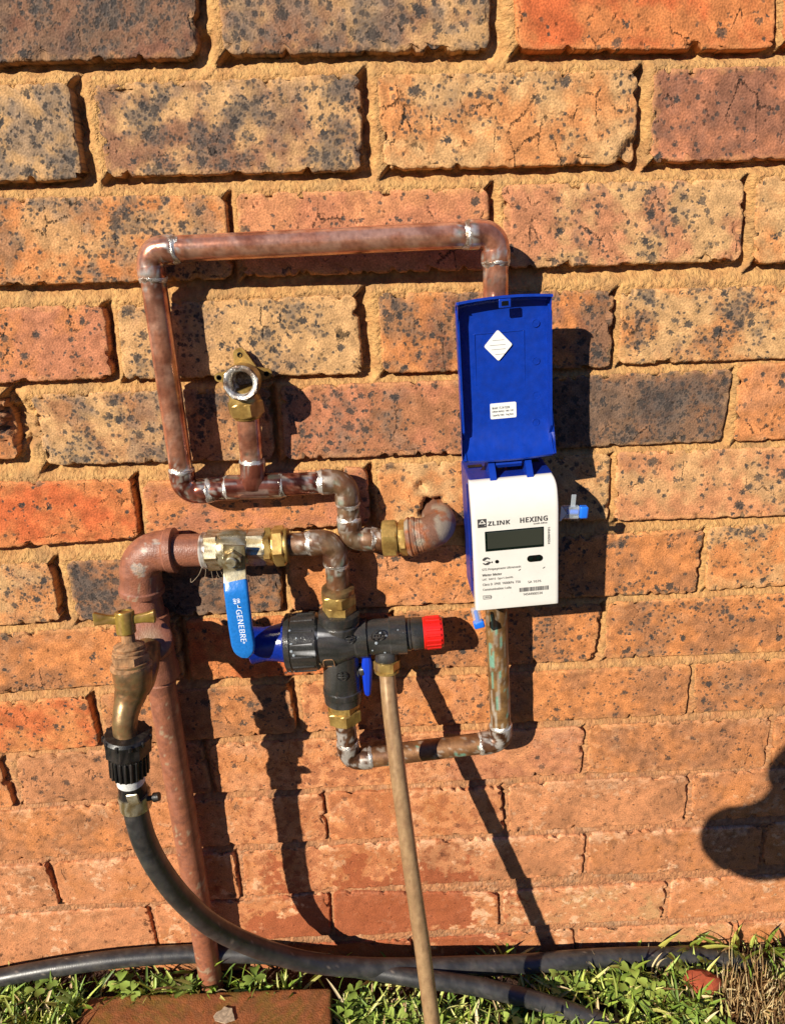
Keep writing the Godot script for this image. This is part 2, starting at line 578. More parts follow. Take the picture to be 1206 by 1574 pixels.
func paint_tile(i: int) -> void:  # one brick's colour and relief
	var b: Array = bricks[i]
	var c1: Vector3 = palette[b[9]]
	var c2: Vector3 = palette[b[10]]
	var gray: float = b[11]
	var spots: float = minf(1.0, b[12] * (0.75 + 0.35 * hash01(i, 12.0)))
	var cracks: float = b[13]
	var low: PackedByteArray = maps.low
	var mid: PackedByteArray = maps.mid
	var fine: PackedByteArray = maps.fine
	var big_d: PackedByteArray = maps.big_d
	var big_v: PackedByteArray = maps.big_v
	var small_d: PackedByteArray = maps.small_d
	var small_v: PackedByteArray = maps.small_v
	var crack: PackedByteArray = maps.crack
	var ox := int(hash01(i, 1.0) * 560.0)
	var oy := int(hash01(i, 2.0) * 860.0)
	var o2 := int(hash01(i, 3.0) * 540.0) + (int(hash01(i, 4.0) * 860.0) << 10)
	var o3 := int(hash01(i, 5.0) * 540.0) + (int(hash01(i, 6.0) * 860.0) << 10)
	var x0: float = (b[1] + b[7]) * 0.0005
	var y0: float = (b[2] + b[4]) * 0.0005
	var w: float = (b[3] - b[1]) * 0.001
	var h: float = (b[2] - b[8]) * 0.001
	var soil := smoothstep(0.55, 0.12, y0)
	var dark := Vector3(0.25, 0.23, 0.22).lerp(Vector3(0.33, 0.21, 0.14), soil)
	var grayc := Vector3(0.44, 0.39, 0.35).lerp(Vector3(0.50, 0.38, 0.29), hash01(i, 9.0))
	var lean := (hash01(i, 7.0) - 0.5) * 0.8
	var grow := 0.72 + 0.36 * hash01(i, 11.0)  # each brick has its own size of speck
	var bias := 0.32 - gray * 0.42
	var rgbs := PackedByteArray()
	rgbs.resize(TW * TH * 3)
	var relief := PackedByteArray()
	relief.resize(TW * TH)
	var at := 0
	for y in TH:
		var v := float(y) / TH
		for x in TW:
			var u := float(x) / TW
			var ky := int(y * grow)
			var kx := int(x * grow)
			var k := ((y + oy) << 10) + x + ox
			var k2 := (ky << 10) + kx + o2
			var k3 := (ky << 10) + kx + o3
			var m := mid[k] / 255.0
			var f := fine[k] / 255.0
			var l := low[k] / 255.0
			var l2 := low[k2] / 255.0
			var l3 := low[k3] / 255.0
			var m2 := mid[k2] / 255.0
			var col := c1.lerp(c2, 0.8 * smoothstep(0.25, 0.75, l + (m - 0.5) * 0.4 + (u - 0.5) * lean))
			var g := clampf(smoothstep(0.30, 0.52, l2 * 0.72 + m2 * 0.28 - bias * 0.9 - 0.06) * minf(gray * 1.6, 1.0), 0.0, 1.0)
			col = col.lerp(grayc, g * (0.45 + 0.4 * m))
			col *= 0.82 + 0.36 * m2
			var hgt := 0.62 + (m - 0.5) * 0.22 + (f - 0.5) * 0.34
			# soft smoky blotches, then burnt specks, in drifts
			var smoke := smoothstep(0.48, 0.86, m * 0.42 + m2 * 0.30 + f * 0.28 + (l3 - 0.5) * 0.75 + (spots - 0.75) * 0.34)
			col = col.lerp(Vector3(0.34, 0.31, 0.29).lerp(Vector3(0.45, 0.31, 0.22), soil), smoke * minf(spots * 0.9, 0.66))
			hgt -= smoke * 0.06
			var dens := spots * (0.10 + 1.25 * smoothstep(0.34, 0.68, l3 * 0.65 + m * 0.35)) + g * 0.25
			var bv := float(big_v[k2])
			if bv < dens * 165.0:
				var size := fposmod(bv * 7.31, 1.0)
				var s := smoothstep(0.12 + 0.38 * size, 0.05 + 0.22 * size, big_d[k2] / 255.0 + (f - 0.5) * 0.34 + (m - 0.5) * 0.22)
				col = col.lerp(dark, s * (0.55 + 0.42 * fposmod(bv * 3.77, 1.0)))
				hgt -= s * 0.16
			var sv := float(small_v[k3])
			if sv < dens * 235.0:
				var size := fposmod(sv * 5.17, 1.0)
				var s := smoothstep(0.20 + 0.34 * size, 0.09 + 0.22 * size, small_d[k3] / 255.0 + (f - 0.5) * 0.3)
				col = col.lerp(dark, s * (0.35 + 0.55 * fposmod(sv * 2.39, 1.0)))
				hgt -= s * 0.14
			elif sv > 244.0:
				col *= 1.0 - 0.35 * smoothstep(0.3, 0.1, small_d[k3] / 255.0)
				hgt -= 0.3 * smoothstep(0.4, 0.15, small_d[k3] / 255.0)
			# drying cracks
			if cracks > 0.0:
				var c := smoothstep(11.0, 2.0, float(crack[(int(y * 0.62) << 10) + int(x * 1.05) + o3]) + (f - 0.5) * 10.0) * smoothstep(0.66 - cracks * 0.32, 0.84 - cracks * 0.3, m2 * 0.5 + l * 0.5)
				col = col.lerp(col * 0.42, c * 0.85)
				hgt -= c * 0.5
			# pale sandy bloom on the worn edges
			var e := minf(minf(u, 1.0 - u) * w, minf(v, 1.0 - v) * h) * 1000.0
			col = col.lerp(Vector3(0.78, 0.58, 0.37).lerp(Vector3(0.78, 0.49, 0.33), soil), 0.4 * smoothstep(7.0, 0.0, e + (m - 0.5) * 12.0))
			var px := x0 + u * w
			var py := y0 - v * h
			if soil > 0.0:
				var sp := soil * smoothstep(0.28, 0.62, l3 * 0.45 + m2 * 0.55)
				col = col.lerp(Vector3(0.76, 0.50, 0.335), sp * 0.6)
				var white := smoothstep(0.62, 0.76, m * 0.6 + l2 * 0.4 + 0.05 * smoothstep(0.3, 0.05, absf(px - 0.42)))
				white = maxf(white, 0.9 * smoothstep(0.24, 0.0, v + (m - 0.5) * 0.5) * smoothstep(0.42, 0.62, l2 * 0.5 + m2 * 0.5))
				col = col.lerp(Vector3(0.91, 0.76, 0.62), white * soil * 0.6)
				col = col.lerp(Vector3(0.52, 0.36, 0.25), soil * 0.5 * smoothstep(0.55, 0.72, m2 * 0.4 + l * 0.35 + f * 0.25))
				# damp, splashed brick under the drain
				var d := Vector2((px - 0.29) / 0.19, (py - 0.05) / 0.12).length() + (l3 - 0.5) * 1.5 + (m - 0.5) * 0.9
				var wet := smoothstep(1.05, 0.75, d)
				var d2 := Vector2((px - 0.30) / 0.12, (py - 0.26) / 0.17).length() + (m2 - 0.5) * 3.6 + (l2 - 0.5)
				wet = maxf(wet, 0.4 * smoothstep(0.75, 0.35, d2))
				col = col.lerp(Vector3(0.56, 0.28, 0.17), wet * 0.7)
			col *= 0.80 + 0.40 * f
			rgbs[at * 3] = int(clampf(col.x, 0.0, 1.0) * 255.0)
			rgbs[at * 3 + 1] = int(clampf(col.y, 0.0, 1.0) * 255.0)
			rgbs[at * 3 + 2] = int(clampf(col.z, 0.0, 1.0) * 255.0)
			relief[at] = int(clampf(hgt, 0.0, 1.0) * 255.0)
			at += 1
	tiles[i] = [Image.create_from_data(TW, TH, false, Image.FORMAT_RGB8, rgbs), Image.create_from_data(TW, TH, false, Image.FORMAT_L8, relief)]


# places where the wall is broken: x, y, radius, depth
var breaks := [[0.4033, 0.6774, 0.014, 0.020], [0.3905, 0.7056, 0.006, 0.006], [0.5862, 1.0043, 0.012, 0.006], [0.2240, 1.1034, 0.008, 0.005], [-0.0028, 0.7941, 0.022, 0.012], [0.4305, 1.0789, 0.006, 0.005]]


func worn(x: float, y: float) -> float:
	var d := 0.0
	for q in breaks:
		var r: float = Vector2(x - q[0], (y - q[1])).length() / q[2]
		if r < 1.6:
			d = maxf(d, q[3] * smoothstep(1.15, 0.6, r + 0.55 * nf.get_noise_2d(x * 900.0, y * 900.0)))
	return d


func lines(length: float, step: float) -> PackedFloat32Array:  # distances along an edge, close together near both ends
	var out := PackedFloat32Array([-1.0, 0.0, 0.0007, 0.0016, 0.0028, 0.0044, 0.0066])
	var n := maxi(2, int((length - 0.0132) / step))
	for k in range(1, n):
		out.append(0.0066 + (length - 0.0132) * k / n)
	for e in [0.0066, 0.0044, 0.0028, 0.0016, 0.0007, 0.0, -1.0]:
		out.append(length - e if e >= 0.0 else length + 1.0)
	return out


func brick_mesh(b: Array, tile: int, sd: float, step: float) -> ArrayMesh:
	var tl := Vector2(b[1], b[2]) * 0.001
	var tr := Vector2(b[3], b[4]) * 0.001
	var br := Vector2(b[5], b[6]) * 0.001
	var bl := Vector2(b[7], b[8]) * 0.001
	var w := (tr - tl).length()
	var h := (tl - bl).length()
	var us := lines(w, step)
	var vs := lines(h, step)
	var nu := us.size()
	var nv := vs.size()
	var verts := PackedVector3Array()
	var uvs := PackedVector2Array()
	var norms := PackedVector3Array()
	verts.resize(nu * nv)
	uvs.resize(nu * nv)
	norms.resize(nu * nv)
	var soil := smoothstep(0.6, 0.15, tl.y)
	var rnd := lerpf(0.0027, 0.0024, soil) * (0.8 + 0.5 * hash01(sd, 21.0))
	var z0 := (hash01(sd, 22.0) - 0.5) * 0.0024
	var tx := (hash01(sd, 23.0) - 0.5) * 0.003
	var ty := (hash01(sd, 24.0) - 0.5) * 0.002
	var page := Vector2((tile % PER_PAGE) % PER_ROW * TW, (tile % PER_PAGE) / PER_ROW * TH) / 2048.0
	for j in nv:
		var ev := clampf(vs[j], 0.0, h)
		for i in nu:
			var eu := clampf(us[i], 0.0, w)
			var s := eu / w
			var t := ev / h
			var p := tl.lerp(tr, s).lerp(bl.lerp(br, s), t)
			var dx := minf(eu, w - eu)
			var dy := minf(ev, h - ev)
			var out_x := -1.0 if eu < w * 0.5 else 1.0
			var out_y := 1.0 if ev < h * 0.5 else -1.0
			var q := p * 1000.0
			# ragged outline: the edge wanders and chips
			var chip := smoothstep(0.28, 0.5, nf.get_noise_2d(q.x * 0.6 + sd * 37.0, q.y * 0.6)) * 0.0048
			var ex := (0.5 + nf.get_noise_2d(q.y * 0.9 + out_x * 300.0, sd * 71.0)) * 0.0011 + 0.0007 * nf.get_noise_2d(q.y * 5.0, out_x * 90.0 + sd * 7.0) + chip
			var ey := (0.5 + nf.get_noise_2d(q.x * 0.9, sd * 53.0 + out_y * 300.0)) * 0.0011 + 0.0007 * nf.get_noise_2d(q.x * 5.0, out_y * 90.0 + sd * 7.0) + chip
			p.x -= out_x * ex * smoothstep(0.012, 0.0, dx)
			p.y -= out_y * ey * smoothstep(0.012, 0.0, dy)
			# rounded corners in plan
			var cr := 0.009 + 0.004 * hash01(sd + out_x, out_y)
			if dx < cr and dy < cr:
				var d := Vector2(cr - dx, cr - dy)
				var over := d.length() - cr
				if over > 0.0:
					d = d.normalized() * over
					p += Vector2(-out_x * d.x, -out_y * d.y)
			var r := rnd * (1.0 + 0.7 * nf.get_noise_2d(q.x * 0.7, q.y * 0.7 + 90.0))
			var e := minf(dx, dy)
			var z := z0 + tx * (s - 0.5) + ty * (t - 0.5)
			z += 0.0011 * nf.get_noise_2d(q.x * 0.35, q.y * 0.35) + 0.0006 * nf.get_noise_2d(q.x * 1.7, q.y * 1.7) + 0.0005 * nf.get_noise_2d(q.x * 4.5, q.y * 4.5) - chip * 0.35 * smoothstep(0.016, 0.0, e)
			if e < r:
				z -= r * (1.0 - sqrt(1.0 - pow(1.0 - e / r, 2.0)))
			if us[i] < 0.0 or us[i] > w or vs[j] < 0.0 or vs[j] > h:
				z = -0.026
			else:
				z -= worn(p.x, p.y)
			verts[j * nu + i] = Vector3(p.x, p.y, z)
			uvs[j * nu + i] = page + Vector2(1.0 + s * (TW - 2.0), 1.0 + t * (TH - 2.0)) / 2048.0
	var index := PackedInt32Array()
	for j in nv - 1:
		for i in nu - 1:
			var a := j * nu + i
			for q in [a, a + 1, a + nu + 1, a, a + nu + 1, a + nu]:
				index.append(q)
	sheet_normals(verts, index, norms)
	var arrays := []
	arrays.resize(Mesh.ARRAY_MAX)
	arrays[Mesh.ARRAY_VERTEX] = verts
	arrays[Mesh.ARRAY_NORMAL] = norms
	arrays[Mesh.ARRAY_TEX_UV] = uvs
	arrays[Mesh.ARRAY_INDEX] = index
	var m := ArrayMesh.new()
	m.add_surface_from_arrays(Mesh.PRIMITIVE_TRIANGLES, arrays)
	return m


func sheet_normals(verts: PackedVector3Array, index: PackedInt32Array, norms: PackedVector3Array) -> void:
	for k in range(0, index.size(), 3):
		var a := verts[index[k]]
		var n := (verts[index[k + 2]] - a).cross(verts[index[k + 1]] - a)
		norms[index[k]] += n
		norms[index[k + 1]] += n
		norms[index[k + 2]] += n
	for k in norms.size():
		norms[k] = norms[k].normalized()


func build_wall() -> void:
	var wall := thing("brick_wall", "mottled orange, tan and charcoal face brick wall with sandy raked mortar joints", "wall", Vector3.ZERO)
	wall_noise()
	tiles.resize(bricks.size())
	var job := WorkerThreadPool.add_group_task(paint_tile, bricks.size())
	WorkerThreadPool.wait_for_group_task_completion(job)
	var faces := []
	for page in 2:
		var colour := Image.create(2048, 2048, false, Image.FORMAT_RGB8)
		var relief := Image.create(2048, 2048, false, Image.FORMAT_L8)
		for i in range(page * PER_PAGE, mini(bricks.size(), (page + 1) * PER_PAGE)):
			var k := i - page * PER_PAGE
			var spot := Vector2i(k % PER_ROW * TW, k / PER_ROW * TH)
			colour.blit_rect(tiles[i][0], Rect2i(0, 0, TW, TH), spot)
			relief.blit_rect(tiles[i][1], Rect2i(0, 0, TW, TH), spot)
		var m := StandardMaterial3D.new()
		m.resource_name = "fired_clay"
		m.albedo_texture = ImageTexture.create_from_image(colour)
		m.roughness = 0.88
		m.metallic_specular = 0.3
		m.heightmap_enabled = true
		m.heightmap_texture = ImageTexture.create_from_image(relief)
		m.heightmap_scale = 0.14
		faces.append(m)
	tiles.clear()
	# the courses run on beyond what the photograph shows
	var all := []
	for i in bricks.size():
		all.append([bricks[i], i, 0.0032])
	var ends := {}
	for b in bricks:
		var e: Array = ends.get(b[0], [b, b])
		ends[b[0]] = [b if b[1] < e[0][1] else e[0], b if b[1] > e[1][1] else e[1]]
	var n := 0
	for r in ends:
		for side in 2:
			var b: Array = ends[r][side].duplicate()
			for k in 5:
				for q in [1, 3, 5, 7]:
					b[q] += 234 * (2 * side - 1)
				var middle: float = (b[1] + b[3]) * 0.5
				if middle < -900 or middle > 1650:
					break
				n += 1
				all.append([b.duplicate(), (n * 17 + r * 4) % 40 if r < 8 else 40 + (n * 7) % 24, 0.009])
	for r in range(1, 6):  # and higher up
		for k in 11:
			var x := -880 + k * 234 + (117 if r % 2 else 0)
			var y := 1149 + r * 87
			n += 1
			all.append([[-r, x, y, x + 221, y, x + 221, y - 74, x, y - 74], (n * 13) % 24, 0.009])
	var mx := axis(-0.92, 1.72, -0.30, 1.0)
	var my := axis(-0.10, 1.66, -0.06, 1.20)
	var mortar := build_mortar(all, mx, my)
	put("mortar", mortar, M.mortar, wall)
	for q in all:
		put("brick", brick_mesh(q[0], q[1], q[0][1] * 0.017 + q[0][2] * 0.031, q[2]), faces[q[1] / PER_PAGE], wall)
	var core := Geo.new()
	core.box(Vector3(0.4, 0.72, -0.09), Vector3(2.66, 1.9, 0.11), Basis(), 0.002)
	obj("wall_core", core, M.mortar_plain, wall)


func axis(lo: float, hi: float, fine_lo: float, fine_hi: float) -> PackedFloat32Array:
	var out := PackedFloat32Array()
	var x := lo
	while x < hi:
		out.append(x)
		x += 0.0028 if x > fine_lo and x < fine_hi else 0.009
	return out


func build_mortar(all: Array, xs: PackedFloat32Array, ys: PackedFloat32Array) -> ArrayMesh:
	var nx := xs.size()
	var ny := ys.size()
	var under := PackedFloat32Array()  # distance from the brick above or to the left
	var over := PackedFloat32Array()  # distance from the brick below or to the right
	under.resize(nx * ny)
	under.fill(0.05)
	over.resize(nx * ny)
	over.fill(0.05)
	for q in all:
		var b: Array = q[0]
		var tl := Vector2(b[1], b[2]) * 0.001
		var tr := Vector2(b[3], b[4]) * 0.001
		var br := Vector2(b[5], b[6]) * 0.001
		var bl := Vector2(b[7], b[8]) * 0.001
		var i0 := xs.bsearch(minf(tl.x, bl.x) - 0.024)
		var i1 := mini(nx, xs.bsearch(maxf(tr.x, br.x) + 0.024))
		var j0 := ys.bsearch(minf(bl.y, br.y) - 0.024)
		var j1 := mini(ny, ys.bsearch(maxf(tl.y, tr.y) + 0.024))
		for j in range(j0, j1):
			var y := ys[j]
			var t := clampf((tl.y - y) / (tl.y - bl.y), 0.0, 1.0)
			var xl := lerpf(tl.x, bl.x, t)
			var xr := lerpf(tr.x, br.x, t)
			for i in range(i0, i1):
				var x := xs[i]
				var s := clampf((x - tl.x) / (tr.x - tl.x), 0.0, 1.0)
				var right := x - xr
				var left := xl - x
				var above := y - lerpf(tl.y, tr.y, s)
				var below := lerpf(bl.y, br.y, s) - y
				var k := j * nx + i
				var d := Vector2(maxf(maxf(right, left), 0.0), maxf(maxf(above, below), 0.0)).length()
				if d <= 0.0:
					var inside := maxf(maxf(right, left), maxf(above, below))
					if maxf(right, below) > maxf(left, above):
						under[k] = minf(under[k], inside)
					else:
						over[k] = minf(over[k], inside)
				elif maxf(right, below) > maxf(left, above):
					under[k] = minf(under[k], d)
				else:
					over[k] = minf(over[k], d)
	var verts := PackedVector3Array()
	var cols := PackedColorArray()
	var norms := PackedVector3Array()
	verts.resize(nx * ny)
	cols.resize(nx * ny)
	norms.resize(nx * ny)
	var sand := lin(0.885, 0.68, 0.42)
	var sand2 := lin(0.82, 0.60, 0.36)
	var red := lin(0.82, 0.57, 0.38)
	var red2 := lin(0.72, 0.47, 0.31)
	var pale := lin(0.88, 0.70, 0.54)
	for j in ny:
		var y := ys[j]
		var soil := smoothstep(0.66, 0.16, y)
		for i in nx:
			var x := xs[i]
			var k := j * nx + i
			var a := nf.get_noise_2d(x * 420.0, y * 420.0)
			var c := nf.get_noise_2d(x * 1700.0, y * 1700.0)
			var c2 := nw.get_noise_2d(x * 1000.0, y * 1000.0)
			var right := smoothstep(0.45, 0.62, x) * smoothstep(0.95, 0.8, y)
			var depth := lerpf(lerpf(0.0130, 0.0072, right), 0.0062, soil) * (1.0 + 0.45 * a)
			var u := under[k]
			var z := -0.014
			var v := over[k]
			if u > -0.006 and v > -0.007:
				var ratio := 1.0 if v <= 0.0 else maxf(u, 0.0) / (maxf(u, 0.0) + v)
				z = lerpf(-depth, -0.0016 - 0.0008 * soil, smoothstep(0.04 + 0.12 * a, 0.85, ratio))
				z += 0.0009 * a + 0.0013 * c + 0.0008 * c2 - 0.0006
			z -= worn(x, y) * 0.8
			verts[k] = Vector3(x, y, z)
			var col := sand.lerp(sand2, smoothstep(-0.3, 0.4, a * 0.6 + c * 0.7)).lerp(red.lerp(red2, smoothstep(-0.2, 0.4, c + a * 0.4)), clampf(soil * 1.15 + 0.22 * a, 0.0, 1.0))
			if soil > 0.2:
				col = col.lerp(pale, 0.5 * soil * smoothstep(0.22, 0.45, nf.get_noise_2d(x * 260.0 + 50.0, y * 900.0)))
			var grime := smoothstep(0.15, 0.5, nf.get_noise_2d(x * 150.0 + 9.0, y * 150.0)) * 0.35
			cols[k] = col.lerp(lin(0.56, 0.44, 0.32), grime)
	var index := PackedInt32Array()
	index.resize((nx - 1) * (ny - 1) * 6)
	var at := 0
	for j in ny - 1:
		for i in nx - 1:
			var a := j * nx + i
			index[at] = a
			index[at + 1] = a + nx
			index[at + 2] = a + nx + 1
			index[at + 3] = a
			index[at + 4] = a + nx + 1
			index[at + 5] = a + 1
			at += 6
	sheet_normals(verts, index, norms)
	var arrays := []
	arrays.resize(Mesh.ARRAY_MAX)
	arrays[Mesh.ARRAY_VERTEX] = verts
	arrays[Mesh.ARRAY_NORMAL] = norms
	arrays[Mesh.ARRAY_COLOR] = cols
	arrays[Mesh.ARRAY_INDEX] = index
	var m := ArrayMesh.new()
	m.add_surface_from_arrays(Mesh.PRIMITIVE_TRIANGLES, arrays)
	return m


# ---- pipe work

func arc_points(c: Vector3, a: Vector3, b: Vector3, r: float, n: int) -> Array:  # a rounded corner at c, from direction a to direction b
	var half := acos(clampf(a.dot(b), -1.0, 1.0)) / 2.0
	var cut := r * tan(half)
	var out := []
	var side := (b - a).normalized()
	var centre := c + side * (r / cos(half))
	var from := (c - a * cut - centre)
	var ax := from.cross(c + b * cut - centre).normalized()
	for k in n + 1:
		out.append(centre + from.rotated(ax, 2.0 * half * k / n))
	return out


func straight(a: Vector3, b: Vector3, step := 0.003) -> Array:
	var n := maxi(1, int(a.distance_to(b) / step))
	var out := []
	for k in n + 1:
		out.append(a.lerp(b, float(k) / n))
	return out


func solder_ring(g: Geo, at: Vector3, d: Vector3, r: float, sd: float) -> void:
	var f := Geo.frame(d)
	var rows := []
	for q in [[-0.0030, 0.0001], [-0.0018, 0.0006], [-0.0006, 0.0012], [0.0006, 0.0015], [0.0014, 0.0012], [0.0024, 0.0004]]:
		var row := PackedVector3Array()
		for i in 32:
			var t := TAU * i / 32
			var w := nf.get_noise_3d(sd * 100.0 + cos(t) * 9.0, sin(t) * 9.0, q[0] * 2000.0)
			row.append(at + d * (q[0] * (1.0 + 1.4 * w)) + (f[0] * cos(t) + f[1] * sin(t)) * (r + q[1] + 0.0007 * w))
		rows.append(row)
	g.rings(rows, false)


# a run of pipe with soldered elbows; each straight pipe, elbow and ring of solder is a part
func run(root: Node3D, pts: Array, r: float, bend: float, sock: float, kinds: Array, elbow_kinds: Array, mats: Array) -> void:
	var lead := bend + sock
	for k in range(1, pts.size() - 1):
		joints.append(pts[k] + (pts[k - 1] - pts[k]).normalized() * lead)
		joints.append(pts[k] + (pts[k + 1] - pts[k]).normalized() * lead)
	for k in pts.size() - 1:
		var d: Vector3 = (pts[k + 1] - pts[k]).normalized()
		var a: Vector3 = pts[k] + d * (lead - 0.004 if k > 0 else 0.0)
		var b: Vector3 = pts[k + 1] - d * (lead - 0.004 if k < pts.size() - 2 else 0.0)
		if (b - a).dot(d) > 0.003:
			var g := Geo.new()
			g.tube(straight(a, b), r, 32)
			obj("pipe", g, M[mats[k]], root, kinds[k])
		if k < pts.size() - 2:
			var e: Vector3 = (pts[k + 2] - pts[k + 1]).normalized()
			var c: Vector3 = pts[k + 1]
			var cut := bend * tan(acos(clampf(d.dot(e), -1.0, 1.0)) / 2.0)
			var path := []
			var rad := []
			var re := r + 0.0014
			for q in [[sock, -0.0006], [sock - 0.0008, 0.0], [sock * 0.6, 0.0], [0.0015, -0.0001]]:
				path.append(c - d * (cut + q[0]))
				rad.append(re + q[1])
			for q in arc_points(c, d, e, bend, 10):
				path.append(q)
				rad.append(re - 0.0006)
			for q in [[0.0015, -0.0001], [sock * 0.6, 0.0], [sock - 0.0008, 0.0], [sock, -0.0006]]:
				path.append(c + e * (cut + q[0]))
				rad.append(re + q[1])
			var g := Geo.new()
			g.tube(path, rad, 36)
			var el := obj("elbow", g, M[mats[k + 1] if elbow_kinds[k] != "copper" else "copper"], root, elbow_kinds[k])
			for s in 2:
				var h := Geo.new()
				solder_ring(h, c - d * (cut + sock) if s == 0 else c + e * (cut + sock), d if s == 0 else -e, r, k * 2.0 + s + pts[0].x)
				obj("solder_joint", h, M.solder, el, "solder")


func nut(root: Node, called: String, a: Vector3, b: Vector3, r: float, m := "brass", kind := "brass", turn := 0.3, sides := 6) -> MeshInstance3D:  # a chamfered hexagon nut
	var l := a.distance_to(b)
	var c := minf(0.0016, l * 0.2)
	var g := Geo.new()
	g.lathe(a, b - a, [Vector3(0, r * 0.86, 0), Vector3(c, r, sides), Vector3(l - c, r, sides), Vector3(l, r * 0.86, 0)], sides * 6, turn)
	return obj(called, g, M[m], root, kind, 28.0)


func turned(root: Node, called: String, a: Vector3, b: Vector3, profile: Array, m: String, kind := "", n := 36, crease := 34.0) -> MeshInstance3D:  # profile: [share of the way, radius]
	var l := a.distance_to(b)
	var p := []
	for q in profile:
		p.append(Vector3(q[0] * l, q[1], q[2] if q.size() > 2 else 0.0))
	var g := Geo.new()
	g.lathe(a, b - a, p, n)
	return obj(called, g, M[m], root, kind, crease)


func build_copper_loop() -> void:
	var o := thing("copper_pipe_loop", "large reddish copper pipe loop from the blue meter around the left", "pipe", Vector3(0.1651, 0.7233, 0.0220))
	run(o, [Vector3(0.4615, 0.7224, 0.0340), Vector3(0.4591, 0.9445, 0.0340), Vector3(0.1586, 0.9450, 0.0220), Vector3(0.1543, 0.7205, 0.0220), Vector3(0.2230, 0.7228, 0.0220)], 0.0112, 0.0130, 0.0105,
		["copper", "copper", "copper", "copper_hot"], ["copper", "copper", "copper_hot"], ["copper", "copper", "copper", "copper"])
	run(o, [Vector3(0.2230, 0.7228, 0.0220), Vector3(0.3147, 0.7238, 0.0220), Vector3(0.3142, 0.6607, 0.0230), Vector3(0.3502, 0.6598, 0.0240)], 0.0112, 0.0130, 0.0105,
		["copper_hot", "copper_old", "copper_old"], ["copper_old", "copper_old"], ["copper", "copper_old", "copper_old"])
	# the tee with its stub
	joints.append_array([Vector3(0.1966, 0.7229, 0.0220), Vector3(0.2500, 0.7227, 0.0220), Vector3(0.2249, 0.7490, 0.0220)])
	var g := Geo.new()
	var re := 0.0127
	g.lathe(Vector3(0.1959, 0.7230, 0.0220), Vector3(0.2500, 0.7227, 0.0220) - Vector3(0.1959, 0.7230, 0.0220), [Vector3(0, re - 0.0006, 0), Vector3(0.001, re, 0), Vector3(0.012, re, 0), Vector3(0.014, re - 0.0003, 0), Vector3(0.042, re - 0.0003, 0), Vector3(0.044, re, 0), Vector3(0.0545, re, 0), Vector3(0.0555, re - 0.0006, 0)], 40)
	g.lathe(Vector3(0.2230, 0.7228, 0.0220), Vector3(0.2252, 0.7517, 0.0220) - Vector3(0.2230, 0.7228, 0.0220), [Vector3(0.0, re + 0.0012, 0), Vector3(0.0108, re + 0.0012, 0), Vector3(0.0135, re - 0.0002, 0), Vector3(0.026, re, 0), Vector3(0.0265, re - 0.0006, 0)], 36)
	var tee := obj("tee", g, M.copper, o, "copper_hot")
	var s := Geo.new()
	solder_ring(s, Vector3(0.2249, 0.7490, 0.0220), (Vector3(0.2230, 0.7228, 0.0220) - Vector3(0.2249, 0.7490, 0.0220)).normalized(), 0.0112, 4.4)
	obj("solder_joint", s, M.solder, tee, "solder")
	for q in [[Vector3(0.1966, 0.7229, 0.0220), 1.0], [Vector3(0.2500, 0.7227, 0.0220), -1.0]]:
		var h := Geo.new()
		solder_ring(h, q[0], (Vector3(0.2500, 0.7227, 0.0220) - Vector3(0.1959, 0.7230, 0.0220)).normalized() * q[1], 0.0112, q[1] + 6.0)
		obj("solder_joint", h, M.solder, tee, "solder")
	var p := Geo.new()
	p.tube(straight(Vector3(0.2243, 0.7444, 0.0220), Vector3(0.2270, 0.7992, 0.0240)), 0.0112, 32)
	obj("pipe", p, M.copper, o, "copper")


